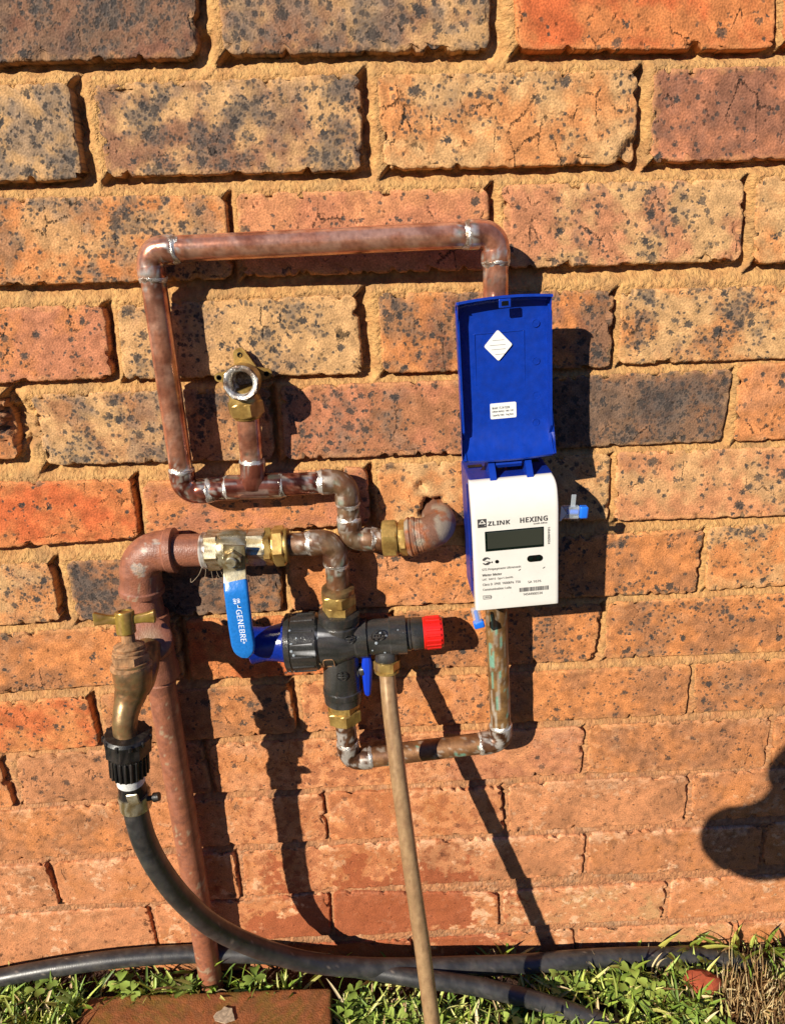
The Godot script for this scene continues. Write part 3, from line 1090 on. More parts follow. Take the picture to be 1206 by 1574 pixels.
func build_wall_elbow() -> void:
	var c := Vector3(0.2281, 0.8300, 0.0460)
	var o := thing("wall_plate_elbow", "open brass wall plate elbow with three lugs on top of the short copper stub", "pipe fitting", Vector3(c.x, c.y, 0.004))
	var back := Vector3(c.x - 0.001, c.y - 0.002, 0.008)
	var d := (c - back).normalized()
	var g := Geo.new()
	g.lathe(back, d, [Vector3(0.0, 0.0135, 0), Vector3(0.010, 0.0142, 0), Vector3(0.018, 0.0150, 0), Vector3(0.0195, 0.0164, 0), Vector3(0.0355, 0.0166, 0), Vector3(0.0375, 0.0160, 0)], 40, 0.0, false)
	obj("body", g, M.brass, o, "brass")
	var h := Geo.new()  # the bright threaded mouth
	var prof := [Vector3(0.0368, 0.0160, 0), Vector3(0.0378, 0.0164, 8), Vector3(0.0392, 0.0162, 8), Vector3(0.0398, 0.0148, 0), Vector3(0.0396, 0.0126, 0)]
	for k in 9:
		prof.append(Vector3(0.0385 - k * 0.0022, 0.0114, 0))
		prof.append(Vector3(0.0374 - k * 0.0022, 0.0106, 0))
	prof.append(Vector3(0.018, 0.0112, 0))
	prof.append(Vector3(0.0172, 0.0085, 0))
	prof.append(Vector3(0.008, 0.0082, 0))
	h.lathe(back, d, prof, 48, 0.2, false)
	h.lathe(back, d, [Vector3(0.006, 0.0086, 0), Vector3(0.0082, 0.0086, 0)], 32)
	obj("threaded_mouth", h, M.solder, o, "solder")
	for q in [[Vector3(0.2232, 0.8499, 0.0080), 0.0062, 0.0108], [Vector3(0.2462, 0.8310, 0.0080), 0.0050, 0.0082], [Vector3(0.2008, 0.8297, 0.0080), 0.0042, 0.0072]]:
		var tip: Vector3 = q[0]
		var to := Vector2(tip.x - c.x, tip.y - c.y)
		var l := to.length()
		to = to / l
		var poly := PackedVector2Array()
		for k in 13:
			var t := -PI / 2 + PI * k / 12
			poly.append(Vector2(l + q[1] * cos(t), q[1] * sin(t)))
		poly.append(Vector2(0.006, q[2]))
		poly.append(Vector2(0.006, -q[2]))
		var lug := Geo.new()
		lug.prism(poly, Vector3(c.x, c.y, 0.0065), Vector3(to.x, to.y, 0), Vector3(-to.y, to.x, 0), Vector3(0, 0, 0.0032))
		var lo := obj("lug", lug, M.brass, o, "brass")
		var hole := Geo.new()
		hole.lathe(Vector3(tip.x, tip.y, 0.0094), Vector3.BACK, [Vector3(0, 0.0025, 0), Vector3(0.0007, 0.0025, 0), Vector3(0.0008, 0.0017, 0), Vector3(0.0003, 0.0016, 0)], 20)
		obj("screw_hole", hole, M.dark, lo)
	var down: Vector3 = (Vector3(0.2267, 0.7967, 0.0240) - Vector3(0.2254, 0.8134, 0.0260)).normalized()
	turned(o, "throat", Vector3(0.2242, 0.8227, 0.0260), Vector3(0.2260, 0.8095, 0.0250), [[0.0, 0.0140], [0.6, 0.0136], [0.85, 0.0150], [1.0, 0.0150]], "brass", "brass")
	nut(o, "nut", Vector3(0.2255, 0.8101, 0.0250), Vector3(0.2263, 0.7961, 0.0240), 0.0172, "brass", "brass", 0.12)
	turned(o, "collar", Vector3(0.2263, 0.7961, 0.0240), Vector3(0.2264, 0.7923, 0.0240), [[0.0, 0.0138], [0.5, 0.0134], [1.0, 0.0122]], "brass", "brass")


func build_wall_coupling() -> void:
	var o := thing("brass_coupling", "brass compression coupling between the drop pipe and the rusty wall elbow", "pipe fitting", Vector3(0.3555, 0.6602, 0.0240))
	turned(o, "olive", Vector3(0.3461, 0.6593, 0.0240), Vector3(0.3488, 0.6594, 0.0240), [[0, 0.0122], [0.4, 0.0135], [1, 0.0140]], "brass_old", "copper_scale")
	nut(o, "nut", Vector3(0.3475, 0.6596, 0.0240), Vector3(0.3628, 0.6600, 0.0250), 0.0208, "brass", "brass", 0.55)
	turned(o, "shoulder", Vector3(0.3628, 0.6600, 0.0250), Vector3(0.3648, 0.6601, 0.0250), [[0, 0.0165], [1, 0.0165]], "brass", "brass")
	nut(o, "hex_body", Vector3(0.3648, 0.6601, 0.0250), Vector3(0.3728, 0.6608, 0.0260), 0.0188, "brass", "brass", 0.2)
	var e := thing("rusty_wall_elbow", "rust stained iron elbow turning into the wall beside the meter", "pipe fitting", Vector3(0.3954, 0.6661, 0.0280))
	turned(e, "collar", Vector3(0.3721, 0.6609, 0.0260), Vector3(0.3821, 0.6622, 0.0270), [[0, 0.0178], [0.15, 0.0195], [0.4, 0.0206], [0.55, 0.0190], [0.7, 0.0205], [1.0, 0.0196]], "rust", "rust")
	var c := Vector3(0.4078, 0.6663, 0.0300)
	var a := Vector3(0.3808, 0.6622, 0.0270)
	var d := (c - a).normalized()
	var inw := Vector3(-0.04, 0.10, -0.99).normalized()
	var path := straight(a, c - d * 0.0205, 0.002)
	for q in arc_points(c, d, inw, 0.020, 26):
		path.append(q)
	path.append(c + inw * 0.034)
	path.append(c + inw * 0.075)
	var rad := []
	for k in path.size():
		rad.append(0.0184 - 0.0012 * smoothstep(0.0, 8.0, k))
	var g := Geo.new()
	g.tube(path, rad, 56)
	obj("elbow", g, M.rust, e, "rust")


func build_standpipe() -> void:
	var o := thing("steel_standpipe", "brown painted steel standpipe rising from the ground to an elbow, with peeling paint", "pipe", Vector3(0.0813, -0.0065, 0.0240))
	var g := Geo.new()
	g.tube(straight(Vector3(0.0947, 0.5120, 0.0240), Vector3(0.0783, -0.0304, 0.0240)), 0.0152, 40)
	obj("pipe", g, M.steel_paint, o, "steel_paint")
	var u := Geo.new()
	u.tube(straight(Vector3(0.0948, 0.6252, 0.0240), Vector3(0.0978, 0.5704, 0.0240)), 0.0158, 36)
	obj("pipe", u, M.steel_paint, o, "steel_paint")
	var h := Geo.new()  # elbow with rolled sockets
	var c := Vector3(0.0993, 0.6593, 0.0240)
	var dn: Vector3 = (c - Vector3(0.0941, 0.6192, 0.0240)).normalized()
	var rt: Vector3 = (Vector3(0.1312, 0.6596, 0.0240) - c).normalized()
	var r := 0.0206
	var path := []
	var rad := []
	for q in [[0.046, -0.001], [0.0452, 0.0020], [0.040, 0.0024], [0.0385, 0.0008], [0.030, 0.0]]:
		path.append(c - dn * q[0])
		rad.append(r + q[1])
	for q in arc_points(c, dn, rt, 0.026, 30):
		path.append(q)
		rad.append(r + 0.0004)
	for q in [[0.0272, 0.0005], [0.0295, 0.0026], [0.0365, 0.0026], [0.0375, -0.002]]:
		path.append(c + rt * q[0])
		rad.append(r + q[1])
	h.tube(path, rad, 64)
	obj("elbow", h, M.steel_paint, o, "steel_paint")
	turned(o, "nipple", Vector3(0.1282, 0.6595, 0.0250), Vector3(0.1708, 0.6589, 0.0260), [[0, 0.0160], [0.07, 0.0160], [0.1, 0.0167], [0.2, 0.0169], [0.9, 0.0168], [1.0, 0.0160]], "steel_paint", "steel_paint")
	# tee that carries the tap
	var t := Geo.new()
	var a := Vector3(0.0960, 0.5880, 0.0240)
	var b := Vector3(0.0956, 0.5085, 0.0240)
	t.lathe(a, b - a, [Vector3(0, 0.0168, 0), Vector3(0.001, 0.0200, 0), Vector3(0.010, 0.0202, 0), Vector3(0.014, 0.0190, 0), Vector3(0.062, 0.0190, 0), Vector3(0.066, 0.0202, 0), Vector3(0.078, 0.0202, 0), Vector3(0.0795, 0.0160, 0)], 44)
	var m := a.lerp(b, 0.46)
	var outw := (Vector3(0.1082, 0.5861, 0.0720) - m).normalized()
	t.lathe(m, outw, [Vector3(0.0, 0.0205, 0), Vector3(0.032, 0.0200, 0), Vector3(0.036, 0.0226, 0), Vector3(0.048, 0.0226, 0), Vector3(0.050, 0.0200, 0), Vector3(0.0505, 0.0150, 0)], 44)
	obj("tee", t, M.steel_paint, o, "steel_paint")
	turned(o, "thread", Vector3(0.0957, 0.5153, 0.0240), Vector3(0.0952, 0.5000, 0.0240), [[0, 0.0158], [0.3, 0.0150], [0.45, 0.0158], [0.6, 0.0150], [0.75, 0.0158], [0.9, 0.0150], [1, 0.0152]], "steel_paint", "steel_paint")


func build_ball_valve() -> void:
	var o := thing("ball_valve", "nickel plated ball valve with a long blue lever hanging down", "valve", Vector3(0.1934, 0.6495, 0.0260))
	turned(o, "sealing_tape", Vector3(0.1634, 0.6582, 0.0260), Vector3(0.1700, 0.6582, 0.0260), [[0, 0.0176], [0.3, 0.0192], [0.6, 0.0186], [1, 0.0190]], "brass_old", "solder")
	turned(o, "hex_end", Vector3(0.1687, 0.6583, 0.0260), Vector3(0.1827, 0.6585, 0.0260), [[0, 0.0190], [0.08, 0.0212, 6], [0.92, 0.0212, 6], [1.0, 0.0190]], "nickel", "nickel", 48, 26.0)
	turned(o, "body", Vector3(0.1813, 0.6585, 0.0260), Vector3(0.2292, 0.6591, 0.0260), [[0, 0.0186], [0.06, 0.0198], [0.14, 0.0204], [0.45, 0.0204], [0.56, 0.0186], [0.62, 0.0178], [0.64, 0.0192, 6], [0.95, 0.0192, 6], [1.0, 0.0176]], "nickel", "nickel", 48, 26.0)
	nut(o, "hex_body", Vector3(0.2272, 0.6588, 0.0260), Vector3(0.2358, 0.6590, 0.0260), 0.0196, "brass", "brass", 0.25)
	nut(o, "nut", Vector3(0.2365, 0.6590, 0.0260), Vector3(0.2485, 0.6594, 0.0260), 0.0210, "brass", "brass", 0.0)
	turned(o, "collar", Vector3(0.2478, 0.6593, 0.0260), Vector3(0.2524, 0.6593, 0.0260), [[0, 0.0178], [0.5, 0.0182], [0.8, 0.0176], [1, 0.0128]], "brass", "brass")
	for k in 5:  # hemp from the thread
		var hp := Geo.new()
		var st := Vector3(0.1688, 0.6484, 0.0360) + Vector3(0.003 * k - 0.004, 0.002 * (k % 2), -0.002 * k)
		hp.tube(smooth_path([st, st + Vector3(0.003 * (k - 1.5), -0.010 - 0.003 * k, 0.004), st + Vector3(0.008 * (k - 1.8), -0.020 - 0.004 * (k % 3), 0.001), st + Vector3(0.010 * (k - 1.6), -0.018 - 0.008 * (k % 2), -0.004)], 0.002), 0.00022, 5)
		obj("hemp_strand", hp, M.crust, o)
	# stem, nut and lever
	var s := Vector3(0.2005, 0.6614, 0.0520)
	turned(o, "stem", s - Vector3(0.0, 0.0, 0.024), s + Vector3(0, 0.0, 0.0015), [[0, 0.0095], [0.8, 0.0088], [1.0, 0.0088]], "nickel", "nickel")
	var lever := Geo.new()
	var px := [Vector3(0.2031, 0.6750, 0.0545), Vector3(0.2006, 0.6512, 0.0545), Vector3(0.2004, 0.6460, 0.0555), Vector3(0.2009, 0.6366, 0.0610)]
	var wide := [0.0106, 0.0113, 0.0113, 0.0113]
	lever.loft(strap(px, wide, 0.0024))
	var lv := obj("lever", lever, M.nickel, o, "nickel", 30.0)
	nut(lv, "lever_nut", s + Vector3(0, 0, 0.0035), s + Vector3(0, 0, 0.0105), 0.0102, "nickel", "nickel", 0.35)
	turned(lv, "stem_end", s + Vector3(0, 0, 0.010), s + Vector3(0, 0, 0.0145), [[0, 0.0056], [0.8, 0.0056], [1.0, 0.0046]], "nickel", "nickel")
	var sl := Geo.new()
	sl.loft(strap([Vector3(0.2010, 0.6392, 0.0605), Vector3(0.2011, 0.6386, 0.0608), Vector3(0.2017, 0.6321, 0.0650), Vector3(0.2019, 0.6272, 0.0665), Vector3(0.2010, 0.5896, 0.0665), Vector3(0.2012, 0.5706, 0.0665), Vector3(0.2014, 0.5644, 0.0665), Vector3(0.2016, 0.5604, 0.0663), Vector3(0.2014, 0.5571, 0.0655), Vector3(0.2011, 0.5549, 0.0640)],
		[0.0108, 0.0118, 0.0120, 0.0120, 0.0120, 0.0120, 0.0110, 0.0090, 0.0060, 0.0020], 0.0072))
	var sleeve := obj("lever_sleeve", sl, M.lever_blue, lv, "", 50.0)
	# the print on the sleeve, read from top to bottom
	var along: Vector3 = (Vector3(0.2041, 0.5730, 0.0705) - Vector3(0.2035, 0.6162, 0.0705)).normalized()
	var bas := Basis(along, Vector3(0, 0, 1).cross(along).normalized(), Vector3(0, 0, 1))
	lettering("lettering", "GENEBRE", Vector3(0.2028, 0.5940, 0.0703), bas, 0.0365, 0.0056, "white_ink", lv, false)
	lettering("lettering", "®", Vector3(0.2031, 0.5744, 0.0703), bas, 0.0018, 0.0022, "white_ink", lv, true)
	lettering("lettering", "ON", Vector3(0.2036, 0.6223, 0.0703), bas, 0.0048, 0.0028, "white_ink", lv, true)
	lettering("lettering", "OFF", Vector3(0.1999, 0.6217, 0.0703), bas, 0.0062, 0.0028, "white_ink", lv, true)
	var ar := Geo.new()
	ar.prism(PackedVector2Array([Vector2(0, -0.0004), Vector2(0.0032, -0.0004), Vector2(0.0032, 0.0030), Vector2(0.0025, 0.0030), Vector2(0.0025, 0.0004), Vector2(0, 0.0004)]), Vector3(0.2023, 0.6176, 0.0702), bas.x, bas.y, Vector3(0, 0, 0.0002))
	obj("lettering", ar, M.white_ink, lv)


func strap(path: Array, half_widths: Array, thick: float) -> Array:  # sections of a rounded flat bar that faces +z
	var rows := []
	for k in path.size():
		var d: Vector3 = (path[mini(k + 1, path.size() - 1)] - path[maxi(k - 1, 0)]).normalized()
		var side := Vector3.BACK.cross(d).normalized()
		var up := d.cross(side).normalized()
		var w: float = half_widths[k]
		var t := minf(thick, w * 1.6) / 2.0
		var b := t * 0.75
		var row := PackedVector3Array()
		for q in [[w - b, -t], [w - b * 0.3, -t + b * 0.3], [w, -t + b], [w, t - b], [w - b * 0.3, t - b * 0.3], [w - b, t], [w * 0.4, t * 1.04], [-w * 0.4, t * 1.04], [-w + b, t], [-w + b * 0.3, t - b * 0.3], [-w, t - b], [-w, -t + b], [-w + b * 0.3, -t + b * 0.3], [-w + b, -t]]:
			row.append(path[k] + side * q[0] + up * q[1])
		rows.append(row)
	return rows


func build_valve_bend() -> void:
	var o := thing("copper_valve_bend", "tarnished copper elbow between the ball valve and the black control valve", "pipe", Vector3(0.2990, 0.6067, 0.0270))
	run(o, [Vector3(0.2465, 0.6595, 0.0260), Vector3(0.2985, 0.6613, 0.0270), Vector3(0.2980, 0.5924, 0.0290)], 0.0118, 0.0130, 0.0110, ["copper_old", "copper_old"], ["copper_old"], ["copper_old", "copper_old"])


func build_control_valve() -> void:
	var o := thing("pressure_control_valve", "black plastic pressure control valve with blue end cap and red relief cap", "valve", Vector3(0.2966, 0.5344, 0.0320))
	# brass above
	turned(o, "nut_ring", Vector3(0.2981, 0.6114, 0.0300), Vector3(0.2979, 0.6038, 0.0300), [[0, 0.0136], [0.2, 0.0170], [0.8, 0.0172], [1.0, 0.0160]], "brass_old", "brass_old")
	nut(o, "nut", Vector3(0.2979, 0.6046, 0.0300), Vector3(0.2976, 0.5915, 0.0300), 0.0190, "brass", "brass", 0.3)
	nut(o, "hex_body", Vector3(0.2976, 0.5915, 0.0300), Vector3(0.2974, 0.5795, 0.0310), 0.0178, "brass", "brass", 0.1)
	# upright barrel
	turned(o, "upright_body", Vector3(0.2973, 0.5832, 0.0320), Vector3(0.2936, 0.4701, 0.0320), [[0, 0.0190], [0.012, 0.0218], [0.08, 0.0220], [0.09, 0.0205], [0.11, 0.0205], [0.12, 0.0214], [0.22, 0.0212], [0.235, 0.0196], [0.5, 0.0200], [0.75, 0.0206], [0.83, 0.0205], [0.84, 0.0216], [0.90, 0.0216], [0.91, 0.0208], [0.985, 0.0208], [1.0, 0.0188]], "black_plastic", "plastic_wet", 44)
	# the fat cartridge end on the left
	var a := Vector3(0.2383, 0.5479, 0.0320)
	var b := Vector3(0.3137, 0.5488, 0.0320)
	var g := Geo.new()
	g.lathe(a, b - a, [Vector3(0, 0.0285, 0), Vector3(0.0012, 0.0312, 0), Vector3(0.0065, 0.0316, 0), Vector3(0.0075, 0.0306, 0), Vector3(0.0335, 0.0308, 0), Vector3(0.0350, 0.0296, 0), Vector3(0.0365, 0.0276, 0), Vector3(0.056, 0.0270, 0), Vector3(0.066, 0.0235, 0), Vector3(0.074, 0.0195, 0), Vector3(0.089, 0.0190, 0)], 48)
	var body := obj("cartridge_body", g, M.black_plastic, o, "plastic_wet", 34.0)
	for k in 14:  # grip lugs round the rim
		var t := TAU * k / 14
		var f := Geo.frame((b - a).normalized())
		var lug := Geo.new()
		lug.box(a + (b - a).normalized() * 0.020 + (f[0] * cos(t) + f[1] * sin(t)) * 0.0306, Vector3(0.0028, 0.0024, 0.024), Basis(f[0] * -sin(t) + f[1] * cos(t), f[0] * cos(t) + f[1] * sin(t), (b - a).normalized()))
		obj("grip_rib", lug, M.black_plastic, body, "plastic_wet")
	# arm to the right
	turned(o, "arm_collar", Vector3(0.3081, 0.5483, 0.0320), Vector3(0.3259, 0.5488, 0.0320), [[0, 0.0180], [0.1, 0.0200], [0.22, 0.0200], [0.3, 0.0212], [0.94, 0.0212], [1.0, 0.0196]], "black_plastic", "plastic_wet", 40)
	turned(o, "arm", Vector3(0.3242, 0.5489, 0.0320), Vector3(0.3857, 0.5507, 0.0320), [[0, 0.0160], [0.045, 0.0160], [0.05, 0.0194], [0.40, 0.0192], [0.42, 0.0206], [0.69, 0.0206], [0.70, 0.0178], [0.76, 0.0178], [0.77, 0.0166], [0.81, 0.0166], [0.82, 0.0178], [0.93, 0.0174], [1.0, 0.0164]], "black_plastic", "plastic_wet", 44)
	var cap := Geo.new()
	var ca := Vector3(0.3850, 0.5507, 0.0320)
	var cd: Vector3 = Vector3(0.4031, 0.5512, 0.0320) - ca
	cap.lathe(ca, cd, [Vector3(0, 0.0166, 0), Vector3(0.0008, 0.0174, 0), Vector3(0.018, 0.0168, 0), Vector3(0.0205, 0.0158, 0), Vector3(0.0212, 0.0140, 0)], 44)
	var red := obj("red_cap", cap, M.red, o, "", 34.0)
	for k in 18:
		var t := TAU * k / 18
		var f := Geo.frame(cd.normalized())
		var rib := Geo.new()
		rib.box(ca + cd.normalized() * 0.0105 + (f[0] * cos(t) + f[1] * sin(t)) * 0.0171, Vector3(0.0028, 0.0016, 0.016), Basis(f[0] * -sin(t) + f[1] * cos(t), f[0] * cos(t) + f[1] * sin(t), cd.normalized()), 0.0006)
		obj("cap_rib", rib, M.red, red)
	# outlet to the drain
	turned(o, "drain_outlet", Vector3(0.3434, 0.5443, 0.0330), Vector3(0.3441, 0.5226, 0.0400), [[0, 0.0125], [0.5, 0.0112], [0.62, 0.0120], [0.9, 0.0122], [1.0, 0.0112]], "black_plastic", "plastic_wet", 32)
	# blue cone on the left
	turned(o, "blue_cap", Vector3(0.2447, 0.5491, 0.0320), Vector3(0.2005, 0.5471, 0.0320), [[0, 0.0275], [0.10, 0.0275], [0.17, 0.0262], [0.18, 0.0215], [0.45, 0.0190], [0.65, 0.0182], [0.85, 0.0196], [0.97, 0.0206], [1.0, 0.0190]], "knob_blue", "", 44)
	# isolating tap on the right flank
	turned(o, "blade_stem", Vector3(0.3055, 0.5102, 0.0340), Vector3(0.3198, 0.5115, 0.0360), [[0, 0.0085], [0.6, 0.0085], [0.65, 0.0068], [1.0, 0.0068]], "black_plastic", "plastic_wet", 28)
	var bl := Geo.new()
	bl.loft(strap([Vector3(0.3232, 0.5325, 0.0380), Vector3(0.3232, 0.5300, 0.0380), Vector3(0.3232, 0.5201, 0.0380), Vector3(0.3225, 0.5035, 0.0380), Vector3(0.3218, 0.4865, 0.0380), Vector3(0.3217, 0.4814, 0.0380), Vector3(0.3216, 0.4788, 0.0380)], [0.0024, 0.0044, 0.0060, 0.0054, 0.0042, 0.0034, 0.0014], 0.0100))
	obj("blue_blade", bl, M.blade_blue, o, "", 50.0)
	# brass below
	nut(o, "hex_body", Vector3(0.2935, 0.4720, 0.0310), Vector3(0.2931, 0.4588, 0.0310), 0.0182, "brass", "brass", 0.1)
	nut(o, "nut", Vector3(0.2932, 0.4597, 0.0310), Vector3(0.2930, 0.4437, 0.0310), 0.0200, "brass", "brass", 0.35)
	# drops of water
	var wet := Geo.new()
	for k in 34:
		var s := hash01(k, 31.0)
		var ang := lerpf(-0.9, 1.2, hash01(k, 32.0))
		var on_arm := k % 3 == 0
		var r0 := 0.0198 if on_arm else (0.0309 if s < 0.36 else 0.0278)
		var along: Vector3 = (Vector3(0.3242, 0.5489, 0.0320)).lerp(Vector3(0.3675, 0.5502, 0.0320), s) if on_arm else a.lerp(b, 0.06 + 0.42 * s)
		var outw := Vector3(0, sin(ang), cos(ang))
		var big := 0.0007 + 0.0011 * hash01(k, 33.0)
		wet.lathe(along + outw * (r0 - 0.0002), outw, [Vector3(0, big, 0), Vector3(big * 0.35, big * 0.92, 0), Vector3(big * 0.62, big * 0.6, 0), Vector3(big * 0.72, big * 0.15, 0)], 10)
	var drops := obj("water_drops", wet, M.clear, o, "", 60.0)
	drops.set_meta("kind", "stuff")
	# raised marks
	for q in [[Vector3(0.3370, 0.5620, 0.0518), 0.0066, true], [Vector3(0.2967, 0.5157, 0.0530), 0.0056, false], [Vector3(0.3074, 0.5599, 0.0530), 0.0050, true]]:
		var e := Geo.new()
		var at: Vector3 = q[0]
		var ring := []
		for k in 25:
			var u: float = cos(TAU * k / 24) * q[1]
			var v: float = sin(TAU * k / 24) * q[1]
			ring.append(at + Vector3(u, v, -0.0003 - 0.5 * pow(v if q[2] else u, 2.0) / 0.0195))
		e.tube(ring, 0.0005, 6)
		for w in [-0.3, 0.3]:
			e.tube([at + Vector3(-0.8 * q[1], w * q[1], -0.0006 if q[2] else -0.0009), at + Vector3(0, w * q[1], -0.0003), at + Vector3(0.8 * q[1], w * q[1], -0.0006 if q[2] else -0.0009)], 0.0005, 6)
		e.tube([at + Vector3(0, -0.85 * q[1], -0.0009 if q[2] else -0.0004), at + Vector3(0, 0, -0.0002), at + Vector3(0, 0.85 * q[1], -0.0009 if q[2] else -0.0004)], 0.0005, 6)
		obj("moulded_mark", e, M.black_dusty, o, "black_dusty")
	var badge := Geo.new()
	var pb := Vector3(0.2843, 0.5480, 0.0555)
	var loop := []
	for k in 25:
		var t := TAU * k / 24
		var bend: float = 0.56 - signf(sin(t)) * pow(absf(sin(t)), 0.4) * 0.0088 / 0.0272
		loop.append(Vector3(pb.x + signf(cos(t)) * pow(absf(cos(t)), 0.4) * 0.0056, Vector3(0.2801, 0.5477, 0.0320).y - 0.0274 * sin(bend), 0.032 + 0.0274 * cos(bend)))
	badge.tube(loop, 0.0005, 6)
	obj("moulded_badge", badge, M.brass_dust, o, "brass_dust")
	lettering("moulded_letters", "NBR", Vector3(pb.x - 0.0105, Vector3(0.2801, 0.5477, 0.0320).y - 0.0150, 0.0560), Basis(Vector3(0, 0.85, 0.53), Vector3(-1, 0, 0), Vector3(0, -0.53, 0.85)), 0.0110, 0.0042, "brass_letters", o, false)


func build_drain_pipe() -> void:
	var o := thing("drain_pipe", "slim tan drain pipe slanting down to the grass from the black valve", "pipe", Vector3(0.3715, 0.1726, 0.1840))
	turned(o, "nut", Vector3(0.3441, 0.5249, 0.0410), Vector3(0.3440, 0.5114, 0.0430), [[0, 0.0124], [0.05, 0.0140, 6], [0.7, 0.0140, 6], [0.72, 0.0134], [0.92, 0.0134], [1.0, 0.0110]], "brass", "brass", 36, 26.0)
	var path := []
	var pts := [Vector3(0.3440, 0.5139, 0.0430), Vector3(0.3455, 0.4774, 0.0620), Vector3(0.3508, 0.4074, 0.0920), Vector3(0.3581, 0.3236, 0.1260), Vector3(0.3658, 0.2459, 0.1570), Vector3(0.3716, 0.1752, 0.1830), Vector3(0.3793, 0.0832, 0.2150)]
	var c := Curve3D.new()
	for k in pts.size():
		var d: Vector3 = (pts[mini(k + 1, pts.size() - 1)] - pts[maxi(k - 1, 0)]) / 6.0
		c.add_point(pts[k], -d, d)
	var n := int(c.get_baked_length() / 0.004)
	for k in n + 1:
		path.append(c.sample_baked(c.get_baked_length() * k / n))
	var g := Geo.new()
	g.tube(path, 0.0087, 32)
	obj("pipe", g, M.drain, o, "drain")


func build_lower_copper() -> void:
	var o := thing("copper_feed_pipe", "weathered copper pipe with green streaks running under the black valve up to the meter", "pipe", Vector3(0.3802, 0.3945, 0.0320))
	run(o, [Vector3(0.2932, 0.4517, 0.0310), Vector3(0.2945, 0.3854, 0.0310), Vector3(0.4701, 0.4030, 0.0340), Vector3(0.4619, 0.5928, 0.0340)], 0.0116, 0.0130, 0.0110,
		["copper_scale", "copper_brown", "copper_green"], ["copper_scale", "copper_scale"], ["copper_old", "copper_old", "copper_old"])


# ---- the water meter

func lettering(called: String, text: String, at: Vector3, bas: Basis, width: float, height: float, material: String, parent: Node, bold := false) -> void:
	var t := TextMesh.new()
	var f := SystemFont.new()
	f.font_names = PackedStringArray(["Droid Sans"])
	if bold:
		f.font_weight = 700
	t.font = f
	t.text = text
	t.font_size = 48
	t.pixel_size = 0.001
	t.depth = 0.006
	t.curve_step = 2.0
	var box := t.get_aabb()
	var o := MeshInstance3D.new()
	o.name = called
	o.mesh = t
	o.material_override = M[material]
	var s := Vector3(width / box.size.x, height / box.size.y, 0.0004 / 0.006)
	var b := Basis(bas.x * s.x, bas.y * s.y, bas.z * s.z)
	o.transform = Transform3D(b, at - origin.get(parent, Vector3.ZERO) - b * (box.position + box.size / 2.0))
	parent.add_child(o, true)


func flat(g: Geo, pts: Array, at: Vector3, bas: Basis, thick := 0.0003) -> void:  # printed shape; millimetres in its plane
	var poly := PackedVector2Array()
	for q in pts:
		poly.append(Vector2(q[0], q[1]) * 0.001)
	g.prism(poly, at, bas.x, bas.y, bas.z * thick)


func bar(g: Geo, x0: float, y0: float, x1: float, y1: float, at: Vector3, bas: Basis) -> void:
	flat(g, [[x0, y0], [x1, y0], [x1, y1], [x0, y1]], at, bas)


